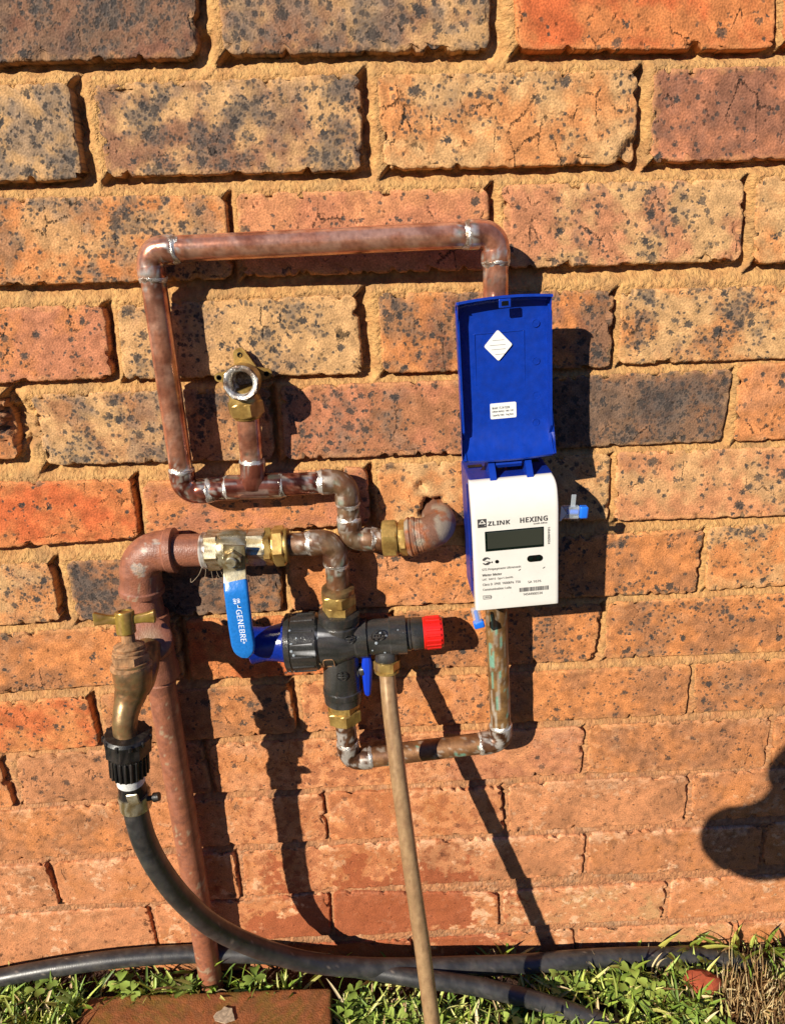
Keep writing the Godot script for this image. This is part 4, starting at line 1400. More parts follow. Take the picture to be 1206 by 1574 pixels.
func build_meter() -> void:
	var c := Vector3(0.4721, 0.6730, 0.0000)
	var o := thing("water_meter", "royal blue prepaid water meter with its lid open and a white front panel", "water meter", c)
	var turn := Basis(Vector3(0, 0, 1), 0.040)
	var X := turn.x
	var Y := turn.y
	var Z := turn.z
	# blue case: a side outline pushed across
	var g := Geo.new()
	var side := PackedVector2Array([Vector2(0.004, -0.071), Vector2(0.030, -0.073), Vector2(0.0785, -0.0655), Vector2(0.0785, 0.036), Vector2(0.0775, 0.046), Vector2(0.0745, 0.055), Vector2(0.0690, 0.0605), Vector2(0.0640, 0.0625), Vector2(0.006, 0.0625), Vector2(0.004, 0.0600)])
	var rows := []
	for q in [[-0.0392, 0.0022], [-0.0386, 0.0008], [-0.0372, 0.0], [0.0372, 0.0], [0.0386, 0.0008], [0.0392, 0.0022]]:
		var row := PackedVector3Array()
		for p in side:
			var m := Vector2(0.042, -0.004)
			var s: Vector2 = p - (p - m).normalized() * q[1]
			row.append(c + X * q[0] + Y * s.y + Z * s.x)
		rows.append(row)
	g.rings(rows)
	obj("case", g, M.meter_blue_side, o, "", 30.0)
	# seam and screw recesses on the left flank
	var seam := Geo.new()
	seam.box(c + X * -0.0393 + Y * -0.004 + Z * 0.052, Vector3(0.0016, 0.116, 0.0022), turn, 0.0006)
	obj("case_seam", seam, M.meter_blue_side, o)
	for y in [-0.022, -0.044]:
		var hole := Geo.new()
		hole.lathe(c + X * -0.0394 + Y * y + Z * 0.062, -X, [Vector3(-0.001, 0.0016, 0), Vector3(0.0003, 0.0016, 0)], 16)
		obj("case_hole", hole, M.dark, o)
	# white front panel, curling back at the top
	var front := PackedVector2Array()  # (z, y) from the bottom edge to the top
	for k in 5:
		front.append(Vector2(0.0780 + 0.0075 * sin(PI / 2 * k / 4), -0.0655 - 0.0022 * cos(PI / 2 * k / 4)))
	for k in 12:
		front.append(Vector2(0.0855, -0.060 + 0.0875 * k / 11))
	for k in range(1, 10):
		var t := PI / 2 * k / 9
		front.append(Vector2(0.0855 - 0.0170 * (1.0 - cos(t)), 0.0275 + 0.0345 * sin(t)))
	var panel := Geo.new()
	var first := panel.v.size()
	rows = []
	for q in [[-1.0, 0.0060], [-1.0, 0.0026], [-0.988, 0.0010], [-0.962, 0.0002], [-0.9, 0.0], [0.9, 0.0], [0.962, 0.0002], [0.988, 0.0010], [1.0, 0.0026], [1.0, 0.0060]]:
		var row := PackedVector3Array()
		for p in front:
			var half := 0.0402
			if p.y > 0.050:
				half -= (0.0040 if q[0] > 0 else 0.0012) * (1.0 - sqrt(maxf(0.0, 1.0 - pow((p.y - 0.050) / 0.0125, 2.0))))
			row.append(c + X * half * q[0] + Y * p.y + Z * (p.x - q[1]))
		for k in range(front.size() - 1, -1, -1):
			row.append(c + X * 0.0385 * q[0] + Y * front[k].y * 0.985 + Z * (front[k].x - 0.0068))
		rows.append(row)
	panel.rings(rows)
	obj("front_panel", panel, M.panel_white, o, "", 42.0)
	var zf := 0.0857
	var L := func(x: float, y: float, z: float) -> Vector3: return c + X * x + Y * y + Z * z
	# display
	var fr := Geo.new()
	fr.box(L.call(-0.0015, 0.0065, zf), Vector3(0.0548, 0.0205, 0.0010), turn, 0.0005)
	var scr := obj("display", fr, M.sensor, o)
	var gl := Geo.new()
	gl.box(L.call(-0.0010, 0.0073, zf + 0.0004), Vector3(0.0516, 0.0168, 0.0008), turn, 0.0003)
	obj("display_glass", gl, M.screen, scr)
	# sensor window, lamp hole and latches
	var pill := Geo.new()
	var pp := []
	for k in 24:
		var t := TAU * k / 24
		pp.append([(4.0 if cos(t) > 0 else -4.0) + 3.3 * cos(t), 3.3 * sin(t)])
	flat(pill, pp, L.call(0.0172, -0.0150, zf - 0.0002), turn, 0.0007)
	var pl := obj("sensor_window", pill, M.dark, o)
	for x in [-0.0035, 0.0035]:
		var e := Geo.new()
		e.lathe(L.call(0.0172 + x, -0.0150, zf + 0.0003), Z, [Vector3(0, 0.0022, 0), Vector3(0.0005, 0.0020, 0), Vector3(0.0008, 0.0010, 0)], 18)
		obj("sensor_lens", e, M.sensor, pl)
	var dot := Geo.new()
	dot.lathe(L.call(-0.0185, -0.0150, zf - 0.0004), Z, [Vector3(0, 0.0018, 0), Vector3(0.0006, 0.0018, 0)], 20)
	obj("lamp_hole", dot, M.dark, o)
	# print on the panel
	var ink := Geo.new()
	var lg: Vector3 = L.call(-0.0312, 0.0255, zf)
	bar(ink, -4.0, 3.4, 4.0, 4.2, lg, turn)
	bar(ink, -4.0, -4.2, 4.0, -3.6, lg, turn)
	bar(ink, -4.0, -3.6, -3.3, 3.4, lg, turn)
	bar(ink, 3.3, -3.6, 4.0, 3.4, lg, turn)
	flat(ink, [[-3.3, -0.2], [-0.4, 3.4], [-3.3, 3.4]], lg, turn)
	flat(ink, [[3.3, -0.2], [3.3, 3.4], [0.4, 3.4]], lg, turn)
	flat(ink, [[0, 2.2], [-1.6, 0.2], [1.6, 0.2]], lg, turn)
	flat(ink, [[-3.3, -0.8], [3.3, -0.8], [3.3, -1.7], [-2.2, -1.7], [-2.2, -2.7], [3.3, -2.7], [3.3, -3.6], [-3.3, -3.6]], lg, turn)
	bar(ink, 0.2, -2.1, 2.2, -1.8, lg, turn)
	obj("logo_square", ink, M.ink, o)
	var sl := Geo.new()
	var ls: Vector3 = L.call(-0.0285, -0.0135, zf)
	flat(sl, [[3.6, 2.4], [1.4, 4.0], [-1.4, 4.0], [-3.6, 2.2], [-3.6, 0.9], [-2.3, 0.9], [-0.9, 2.7], [1.1, 2.7], [2.6, 1.5]], ls, turn)
	flat(sl, [[-3.6, 0.9], [-2.3, 0.9], [3.6, -1.0], [2.3, -1.0]], ls, turn)
	flat(sl, [[-3.6, -2.4], [-1.4, -4.0], [1.4, -4.0], [3.6, -2.2], [3.6, -1.0], [2.3, -1.0], [0.9, -2.7], [-1.1, -2.7], [-2.6, -1.5]], ls, turn)
	flat(sl, [[4.0, -1.6], [5.6, -0.6], [5.6, -2.6]], ls, turn)
	obj("logo_s", sl, M.ink, o)
	lettering("lettering", "ZLINK", L.call(-0.0155, 0.0245, zf), turn, 0.0205, 0.0043, "ink", o, true)
	lettering("lettering", "HEXING", L.call(0.0167, 0.0250, zf), turn, 0.0255, 0.0050, "ink", o, true)
	lettering("lettering", "South Africa", L.call(0.0225, 0.0206, zf), turn, 0.0125, 0.0017, "ink_light", o)
	lettering("lettering", "14544900534", L.call(0.0305, 0.0072, zf), Basis(-Y, X, Z), 0.0175, 0.0020, "ink", o)
	lettering("lettering", "STS Prepayment Ultrasonic", L.call(-0.0145, -0.0225, zf), turn, 0.0370, 0.0030, "ink_light", o)
	lettering("lettering", "Water Meter", L.call(-0.0237, -0.0282, zf), turn, 0.0186, 0.0025, "ink", o)
	lettering("lettering", "LXC  DN15  Qp=1.5m³/h", L.call(-0.0185, -0.0330, zf), turn, 0.0290, 0.0025, "ink_light", o)
	lettering("lettering", "Class D  IP68  1600kPa  T50", L.call(-0.0150, -0.0382, zf), turn, 0.0360, 0.0026, "ink_light", o)
	lettering("lettering", "Communication: LoRa", L.call(-0.0195, -0.0436, zf), turn, 0.0270, 0.0024, "ink_light", o)
	lettering("lettering", "SA 1676", L.call(0.0165, -0.0395, zf), turn, 0.0125, 0.0024, "ink_light", o)
	lettering("lettering", "14544900534", L.call(0.0148, -0.0525, zf), turn, 0.0185, 0.0026, "ink_light", o)
	var bc := Geo.new()
	var x := 0.0
	var k := 0
	while x < 28.0:
		var w := 0.35 + 0.75 * hash01(k, 3.0)
		bar(bc, x, 0, minf(x + w, 28.4), 4.3, L.call(0.0020, -0.0494, zf), turn)
		x += w + 0.3 + 0.6 * hash01(k, 4.0)
		k += 1
	obj("barcode", bc, M.ink_light, o)
	var bt := Geo.new()
	var lb: Vector3 = L.call(-0.0290, -0.0520, zf)
	bar(bt, -4.0, 1.7, 3.4, 2.1, lb, turn)
	bar(bt, -4.0, -2.1, 3.4, -1.7, lb, turn)
	bar(bt, -4.0, -1.7, -3.6, 1.7, lb, turn)
	bar(bt, 3.0, -1.7, 3.4, 1.7, lb, turn)
	bar(bt, 3.4, -0.8, 4.1, 0.8, lb, turn)
	obj("battery_mark", bt, M.ink_light, o)
	lettering("lettering", "2032", lb, turn, 0.0050, 0.0020, "ink_light", o)
	for q in [[0.0245, -0.0265], [0.0015, -0.0265]]:
		var scar := Geo.new()
		flat(scar, [[0, 0], [1.3, 0.5], [2.2, 1.6], [2.0, 1.8], [1.1, 0.9], [-0.1, 0.3]], L.call(q[0], q[1], zf), turn)
		obj("scratch", scar, M.ink_light, o)
	# hinge on top of the case
	for s in [-0.017, 0.017]:
		var kn := Geo.new()
		kn.prism(PackedVector2Array([Vector2(0.036, 0.061), Vector2(0.072, 0.061), Vector2(0.0700, 0.066), Vector2(0.062, 0.0745), Vector2(0.056, 0.0785), Vector2(0.050, 0.078), Vector2(0.046, 0.074)]), c + X * (s - 0.003), Z, Y, X * 0.006)
		obj("hinge_cheek", kn, M.meter_blue, o)
	var pin := Geo.new()
	pin.lathe(L.call(-0.0155, 0.0735, 0.0545), X, [Vector3(0, 0.0034, 0), Vector3(0.031, 0.0034, 0)], 24)
	obj("hinge_pin", pin, M.meter_blue, o)
	for s in [-0.0285, 0.0270]:
		var sl2 := Geo.new()
		sl2.box(L.call(s, 0.0627, 0.030), Vector3(0.014, 0.0008, 0.008), turn, 0.0003)
		obj("case_slot", sl2, M.dark, o)
	build_lid(o)


func build_lid(o: Node3D) -> void:
	var c := Vector3(0.4655, 0.8235, 0.0000)
	var turn := Basis(Vector3(0, 0, 1), 0.037)
	var X := turn.x
	var Y := turn.y
	var Z := turn.z
	# side profile of the shell (z, y), from the flared hinge end to the curled top
	var inner := [Vector2(0.0660, -0.0700), Vector2(0.0610, -0.0672), Vector2(0.0555, -0.0615), Vector2(0.0515, -0.0540), Vector2(0.0492, -0.0455), Vector2(0.0482, -0.036), Vector2(0.0478, -0.020), Vector2(0.0474, 0.0), Vector2(0.0470, 0.030), Vector2(0.0468, 0.055), Vector2(0.0474, 0.0615), Vector2(0.0492, 0.0650), Vector2(0.0530, 0.0668), Vector2(0.0600, 0.0674)]
	var n := inner.size()
	var outer := []
	for k in n:
		var d: Vector2 = (inner[mini(k + 1, n - 1)] - inner[maxi(k - 1, 0)]).normalized()
		outer.append(inner[k] + Vector2(-d.y, d.x) * 0.0022)
	var rows := []
	for s in [-1.0, -0.96, -0.85, -0.6, -0.3, 0.0, 0.3, 0.6, 0.85, 0.96, 1.0]:
		var row := PackedVector3Array()
		var arch: float = 0.0024 * (1.0 - s * s)
		for p in inner:
			var up: float = arch if p.y > 0.06 else (-0.0022 * (1.0 - s * s) if p.y < -0.06 else 0.0)
			row.append(c + X * 0.0402 * s * (1.0 + 0.07 * smoothstep(-0.052, -0.068, p.y)) + Y * (p.y + up) + Z * p.x)
		for k in range(n - 1, -1, -1):
			var p: Vector2 = outer[k]
			var up: float = arch if p.y > 0.06 else (-0.0022 * (1.0 - s * s) if p.y < -0.06 else 0.0)
			row.append(c + X * 0.0402 * s * (1.0 + 0.07 * smoothstep(-0.052, -0.068, p.y)) + Y * (p.y + up) + Z * p.x)
		rows.append(row)
	var g := Geo.new()
	g.rings(rows)
	var lid := obj("lid", g, M.meter_blue, o, "", 40.0)
	# flanks
	for s in [-1.0, 1.0]:
		var poly := PackedVector2Array()
		for k in n:
			poly.append(outer[k])
		for k in range(n - 1, -1, -1):
			var p: Vector2 = inner[k]
			poly.append(Vector2(p.x + (0.0105 if p.y < 0.056 and p.y > -0.05 else 0.0018), p.y))
		var w := Geo.new()
		w.prism(poly, c + X * (0.0402 * s - 0.0010), Z, Y, X * 0.0020)
		obj("lid_flank", w, M.meter_blue, lid)
	# the raised rectangle, ejector marks, clip and hinge tongue
	var rim := Geo.new()
	for q in [[-0.0255, 0.001, 0.0011, 0.078], [0.0185, 0.001, 0.0011, 0.078]]:
		rim.box(c + X * q[0] + Y * q[1] + Z * 0.0474, Vector3(q[2], q[3], 0.0005), turn, 0.0002)
	rim.box(c + X * -0.0035 + Y * 0.040 + Z * 0.0472, Vector3(0.043, 0.0011, 0.0005), turn, 0.0002)
	obj("moulded_frame", rim, M.meter_blue, lid)
	for q in [[0.029, 0.045], [0.029, 0.012], [0.029, -0.019], [0.028, -0.044], [-0.031, -0.026]]:
		var ring := Geo.new()
		var at: Vector3 = c + X * q[0] + Y * q[1] + Z * (0.0476 if q[1] > -0.04 else 0.0494)
		ring.lathe(at, Z, [Vector3(-0.001, 0.0034, 0), Vector3(0.0004, 0.0034, 0), Vector3(0.0004, 0.0029, 0), Vector3(0.0001, 0.0028, 0)], 22)
		obj("ejector_mark", ring, M.meter_blue, lid)
	var clip := Geo.new()
	clip.box(c + X * 0.0 + Y * 0.0655 + Z * 0.0605, Vector3(0.0105, 0.0075, 0.0022), turn, 0.0006)
	obj("clip", clip, M.meter_blue, lid)
	var clip_hole := Geo.new()
	clip_hole.box(c + X * 0.0 + Y * 0.0655 + Z * 0.0615, Vector3(0.0060, 0.0040, 0.0010), turn, 0.0003)
	obj("clip_hole", clip_hole, M.dark, lid)
	var tongue := Geo.new()
	tongue.prism(PackedVector2Array([Vector2(0.0520, -0.0650), Vector2(0.0590, -0.0700), Vector2(0.0625, -0.0780), Vector2(0.0600, -0.0815), Vector2(0.0545, -0.0790), Vector2(0.0510, -0.0720)]), c + X * -0.0120, Z, Y, X * 0.0240)
	obj("hinge_tongue", tongue, M.meter_blue, lid)
	# stickers
	var z := 0.0478
	var dm := Vector3(0.4598, 0.8520, 0.0482)
	var st := Geo.new()
	var pts := []
	for k in 4:
		var a := PI / 2 * k
		var u := Vector2(cos(a), sin(a))
		var v := Vector2(-u.y, u.x)
		var reach := 13.6 if k % 2 else 12.6
		pts.append([u.x * reach - v.x * 1.2 - u.x * 1.0, u.y * reach - v.y * 1.2 - u.y * 1.0])
		pts.append([u.x * reach - u.x * 0.35, u.y * reach - u.y * 0.35])
		pts.append([u.x * reach + v.x * 1.2 - u.x * 1.0, u.y * reach + v.y * 1.2 - u.y * 1.0])
	flat(st, pts, dm + Z * -0.0003, turn, 0.0007)
	var s1 := obj("diamond_sticker", st, M.paper, lid)
	var ln := Geo.new()
	for q in [[-5.0, 4.6, 5.4], [-7.4, 0.4, 6.4], [-6.2, -3.4, 6.4], [-3.0, -7.8, 5.4]]:
		bar(ln, q[0], q[1], q[2], q[1] + 0.28, dm + Z * 0.0003, turn)
	obj("form_line", ln, M.ink_light, s1)
	var lb := Vector3(0.4651, 0.7929, 0.0482)
	var st2 := Geo.new()
	var p2 := []
	for k in 24:
		var t := TAU * k / 24
		p2.append([(10.6 if cos(t) > 0 else -10.6) + 1.4 * cos(t), (5.9 if sin(t) > 0 else -5.9) + 1.4 * sin(t)])
	flat(st2, p2, lb + Z * -0.0003, turn, 0.0007)
	var s2 := obj("printed_sticker", st2, M.paper, lid)
	for q in [["Model:  ES 34 Y2208", 3.0, -2.2, 16.0], ["Lithium Battery:  19Ah  3.6V", -0.5, -0.6, 19.4], ["Capacity 19Ah   1mg Bvm", -4.0, -0.6, 19.2]]:
		lettering("lettering", q[0], lb + X * (q[2] * 0.001) + Y * (q[1] * 0.001) + Z * 0.0004, turn, q[3] * 0.001, 0.0023, "ink", s2)


func build_seals() -> void:
	var o := thing("meter_seal", "clear wire seal with a blue cap sticking out of the meter's right side", "seal", Vector3(0.5300, 0.6954, 0.0640), "clear plastic seals on the meter")
	var X := Vector3(0.997, -0.04, 0.0)
	var Y := Vector3(0.04, 0.997, 0.0)
	var b := Basis(X, Y, Vector3.BACK)
	var at := Vector3(0.5294, 0.6948, 0.0640)
	var g := Geo.new()
	g.box(at - X * 0.002, Vector3(0.017, 0.0125, 0.007), b, 0.0012)
	obj("capsule", g, M.clear, o)
	var w := Geo.new()
	w.lathe(at - X * 0.001, X, [Vector3(-0.004, 0.0026, 0), Vector3(0.006, 0.0026, 0)], 18)
	obj("spool", w, M.seal_blue, o)
	var cap := Geo.new()
	cap.box(at + X * 0.0105, Vector3(0.008, 0.0118, 0.0075), b, 0.0012)
	obj("blue_cap", cap, M.seal_blue, o)
	var tab := Geo.new()
	tab.box(at + X * 0.0 + Y * 0.0115, Vector3(0.0045, 0.0125, 0.0012), b, 0.0004)
	obj("pull_tab", tab, M.clear, o)
	var tagm := Geo.new()
	tagm.prism(PackedVector2Array([Vector2(-0.0125, 0.007), Vector2(-0.0115, 0.0072), Vector2(-0.0068, 0.0005), Vector2(-0.0115, -0.0075), Vector2(-0.0125, -0.007)]), at + Vector3(0, 0, 0.004), X, Y, Vector3(0, 0, 0.0005))
	obj("paper_tag", tagm, M.paper, o)
	var o2 := thing("meter_seal", "clear wire seal with a blue cap hanging below the meter's lower left corner", "seal", Vector3(0.4402, 0.5818, 0.0660), "clear plastic seals on the meter")
	var top := Vector3(0.4357, 0.5978, 0.0660)
	var dn: Vector3 = (Vector3(0.4422, 0.5688, 0.0660) - top).normalized()
	var sd := dn.cross(Vector3.BACK).normalized()
	var b2 := Basis(sd, -dn, Vector3.BACK)
	var c := Geo.new()
	c.box(top + dn * 0.009, Vector3(0.0088, 0.017, 0.006), b2, 0.0012)
	obj("capsule", c, M.clear, o2)
	var w2 := Geo.new()
	w2.lathe(top + dn * 0.004, dn, [Vector3(0, 0.0022, 0), Vector3(0.011, 0.0022, 0)], 18)
	obj("spool", w2, M.seal_blue, o2)
	var cap2 := Geo.new()
	cap2.box(top + dn * 0.0195, Vector3(0.0108, 0.0078, 0.0072), b2, 0.0012)
	obj("blue_cap", cap2, M.seal_blue, o2)


# ---- tap, hoses, ground

func smooth_path(pts: Array, step := 0.004) -> Array:
	var c := Curve3D.new()
	c.bake_interval = 0.002
	for k in pts.size():
		var d: Vector3 = (pts[mini(k + 1, pts.size() - 1)] - pts[maxi(k - 1, 0)]) / 6.0
		c.add_point(pts[k], -d, d)
	var n := maxi(2, int(c.get_baked_length() / step))
	var out := []
	for k in n + 1:
		out.append(c.sample_baked(c.get_baked_length() * k / n))
	return out


func shaped(g: Geo, pts: Array, radii: Array, n := 40) -> void:  # a smooth tube whose thickness follows the listed radii
	var path := smooth_path(pts, 0.002)
	var along := [0.0]
	for k in range(1, pts.size()):
		along.append(along[k - 1] + pts[k].distance_to(pts[k - 1]))
	var rad := []
	for k in path.size():
		var s: float = along[-1] * k / (path.size() - 1)
		var i := 0
		while i < along.size() - 2 and s > along[i + 1]:
			i += 1
		var t: float = clampf((s - along[i]) / (along[i + 1] - along[i]), 0.0, 1.0)
		rad.append(lerpf(radii[i], radii[i + 1], smoothstep(0.0, 1.0, t)))
	g.tube(path, rad, n)


func build_tap() -> void:
	var o := thing("garden_tap", "old brass garden tap with a yellow tee handle, mounted on the brown standpipe", "tap", Vector3(0.1036, 0.5683, 0.1100))
	# body: inlet neck, belly and drooping spout
	var g := Geo.new()
	shaped(g, [Vector3(0.1038, 0.5831, 0.1080), Vector3(0.1038, 0.5727, 0.1100), Vector3(0.1031, 0.5624, 0.1120), Vector3(0.1000, 0.5521, 0.1160), Vector3(0.0973, 0.5433, 0.1220), Vector3(0.0954, 0.5345, 0.1280), Vector3(0.0949, 0.5249, 0.1310), Vector3(0.0949, 0.5112, 0.1330)],
		[0.0168, 0.0180, 0.0174, 0.0148, 0.0126, 0.0117, 0.0115, 0.0118])
	obj("body", g, M.brass_old, o, "brass_old", 60.0)
	var nk := Geo.new()
	shaped(nk, [Vector3(0.1063, 0.5748, 0.0660), Vector3(0.1066, 0.5703, 0.0780), Vector3(0.1060, 0.5646, 0.0920), Vector3(0.1046, 0.5603, 0.1040), Vector3(0.1027, 0.5564, 0.1120)], [0.0120, 0.0136, 0.0152, 0.0162, 0.0154])
	obj("inlet_neck", nk, M.brass_old, o, "brass_old", 60.0)
	# bonnet stack
	var top := Vector3(0.1031, 0.6111, 0.1000)
	var low := Vector3(0.1028, 0.5758, 0.1080)
	turned(o, "bonnet", low, top, [[0, 0.0176], [0.04, 0.0190], [0.12, 0.0190], [0.15, 0.0178], [0.20, 0.0176], [0.21, 0.0178, 6], [0.40, 0.0178, 6], [0.42, 0.0142], [0.47, 0.0138], [0.49, 0.0156], [0.54, 0.0156], [0.56, 0.0132], [0.60, 0.0142], [0.66, 0.0142], [0.70, 0.0110], [0.75, 0.0064], [1.0, 0.0058]], "brass_dust", "brass_dust", 48, 26.0)
	turned(o, "spindle", Vector3(0.1023, 0.6054, 0.1000), Vector3(0.1026, 0.6282, 0.0980), [[0, 0.0052], [1.0, 0.0046]], "brass_dust", "brass_dust", 20)
	# tee handle
	var hub := Vector3(0.1028, 0.6296, 0.0980)
	var up: Vector3 = (top - low).normalized()
	turned(o, "handle_hub", hub - up * 0.019, hub + up * 0.0035, [[0, 0.0078], [0.05, 0.0088], [0.9, 0.0090], [0.97, 0.0082], [0.98, 0.0052], [0.94, 0.0046]], "brass_old", "brass_handle", 32)
	for s in [-1.0, 1.0]:
		var tip: Vector3 = Vector3(0.0740, 0.6295, 0.1030) if s < 0 else Vector3(0.1325, 0.6246, 0.0950)
		var root: Vector3 = hub - up * 0.006
		var d := (tip - root).normalized()
		var fwd := d.cross(up).normalized()
		var rows := []
		for q in [[0.002, 0.0054, 0.0052], [0.009, 0.0044, 0.0038], [0.016, 0.0044, 0.0032], [0.022, 0.0054, 0.0036], [0.0268, 0.0064, 0.0040], [0.0276, 0.0058, 0.0032]]:
			var row := PackedVector3Array()
			for k in 20:
				var t := TAU * k / 20
				row.append(root + d * q[0] + up * signf(sin(t)) * pow(absf(sin(t)), 0.5) * q[1] + fwd * signf(cos(t)) * pow(absf(cos(t)), 0.5) * q[2])
			rows.append(row)
		var h := Geo.new()
		h.rings(rows)
		obj("handle_arm", h, M.brass_old, o, "brass_handle", 50.0)
	# hose union
	var u := thing("hose_connector", "black ribbed plastic hose connector screwed onto the tap spout, with a steel clamp", "hose connector", Vector3(0.0938, 0.4958, 0.1330))
	var a := Vector3(0.0964, 0.5210, 0.1320)
	var b := Vector3(0.0905, 0.4731, 0.1340)
	turned(u, "union_nut", a, b, [[0.0, 0.0150], [0.0, 0.0200], [0.06, 0.0220], [0.26, 0.0222, 8], [0.40, 0.0220, 8], [0.46, 0.0184], [0.48, 0.0172], [0.96, 0.0164], [1.0, 0.0142]], "black_dusty", "black_dusty", 48, 26.0)
	var dd := (b - a).normalized()
	var f := Geo.frame(dd)
	var l := a.distance_to(b)
	for k in 22:
		var t := TAU * k / 22
		var rad: Vector3 = f[0] * cos(t) + f[1] * sin(t)
		var rib := Geo.new()
		rib.box(a + dd * l * 0.72 + rad * 0.0171, Vector3(0.0026, 0.0030, l * 0.46), Basis(rad.cross(dd) * -1.0, rad, dd), 0.0008)
		obj("grip_rib", rib, M.black_dusty, u, "black_dusty")
		if k % 2 == 0:
			var lug := Geo.new()
			lug.box(a + dd * l * 0.08 + rad * 0.0217, Vector3(0.0034, 0.0024, l * 0.13), Basis(rad.cross(dd) * -1.0, rad, dd), 0.0008)
			obj("grip_rib", lug, M.black_dusty, u, "black_dusty")
	turned(u, "white_tape", Vector3(0.0915, 0.4791, 0.1345), Vector3(0.0901, 0.4631, 0.1345), [[0, 0.0122], [0.1, 0.0134], [0.35, 0.0129], [0.5, 0.0136], [0.75, 0.0130], [0.9, 0.0132], [1.0, 0.0120]], "tape", "", 36)
	turned(u, "hose_tail", Vector3(0.0906, 0.4667, 0.1340), Vector3(0.0889, 0.4439, 0.1340), [[0, 0.0118], [0.1, 0.0128], [0.3, 0.0122], [0.4, 0.0130], [0.7, 0.0134], [1, 0.0132]], "black_dusty", "black_dusty", 36)
	turned(u, "hose_clamp", Vector3(0.0900, 0.4496, 0.1340), Vector3(0.0893, 0.4338, 0.1340), [[0, 0.0142], [0.0, 0.0152], [0.1, 0.0155], [0.5, 0.0152], [0.9, 0.0155], [1.0, 0.0152], [1.0, 0.0142]], "nickel", "nickel", 40)
	var tab := Geo.new()
	tab.box(Vector3(0.0956, 0.4561, 0.1496), Vector3(0.0115, 0.0125, 0.0022), Basis(Vector3(0, 0, 1), 0.08), 0.0008)
	obj("clamp_tab", tab, M.nickel, u, "nickel")
	turned(u, "clamp_screw", Vector3(0.1032, 0.4451, 0.1380), Vector3(0.1157, 0.4474, 0.1380), [[0, 0.0024], [0.55, 0.0024], [0.56, 0.0046], [1, 0.0042]], "black_dusty", "black_dusty", 16)


func build_hoses() -> void:
	var o := thing("garden_hose", "black hose curving from the tap connector down and along the foot of the wall", "hose", Vector3(0.4138, 0.0120, 0.0228))
	var g := Geo.new()
	g.tube(smooth_path([Vector3(0.0896, 0.4438, 0.1340), Vector3(0.0878, 0.4238, 0.1340), Vector3(0.0881, 0.3854, 0.1320), Vector3(0.0940, 0.3365, 0.1260), Vector3(0.1064, 0.2724, 0.1120), Vector3(0.1290, 0.2012, 0.0920), Vector3(0.1676, 0.1347, 0.0700), Vector3(0.2175, 0.0816, 0.0520), Vector3(0.2744, 0.0555, 0.0440), Vector3(0.3428, 0.0414, 0.0400), Vector3(0.4213, 0.0329, 0.0360), Vector3(0.5017, 0.0214, 0.0300), Vector3(0.5924, 0.0155, 0.0240), Vector3(0.6842, 0.0074, 0.0200), Vector3(0.7562, 0.0016, 0.0220), Vector3(0.8178, -0.0082, 0.0280), Vector3(0.8741, -0.0211, 0.0360), Vector3(0.9453, -0.0395, 0.0500), Vector3(1.0447, -0.0679, 0.0700)]), 0.0120, 32)
	obj("hose", g, M.hose, o, "hose")
	var p := thing("irrigation_pipe", "black irrigation pipe lying on the ground, passing behind the standpipe and under the hose", "pipe", Vector3(0.3592, 0.0120, 0.0384))
	var h := Geo.new()
	h.tube(smooth_path([Vector3(-0.3421, 0.0262, 0.0300), Vector3(-0.2542, 0.0360, 0.0260), Vector3(-0.2003, 0.0453, 0.0240), Vector3(-0.1124, 0.0551, 0.0200), Vector3(-0.0255, 0.0587, 0.0160), Vector3(0.0616, 0.0563, 0.0140), Vector3(0.1498, 0.0518, 0.0170), Vector3(0.2115, 0.0450, 0.0240), Vector3(0.2908, 0.0433, 0.0400), Vector3(0.3593, 0.0414, 0.0540), Vector3(0.4100, 0.0358, 0.0600), Vector3(0.4599, 0.0296, 0.0680), Vector3(0.5256, 0.0157, 0.0800), Vector3(0.5857, 0.0007, 0.0940), Vector3(0.6528, -0.0200, 0.1100), Vector3(0.7299, -0.0444, 0.1300)]), 0.0112, 32)
	obj("pipe", h, M.hose, p, "hose")


func ground_y(x: float, z: float) -> float:
	var left := smoothstep(0.35, -0.15, x)
	return 0.026 * left - 0.010 + 0.004 * nf.get_noise_2d(x * 160.0, z * 160.0) + 0.002 * nf.get_noise_2d(x * 700.0, z * 700.0) - 0.004 * smoothstep(0.06, 0.3, z)


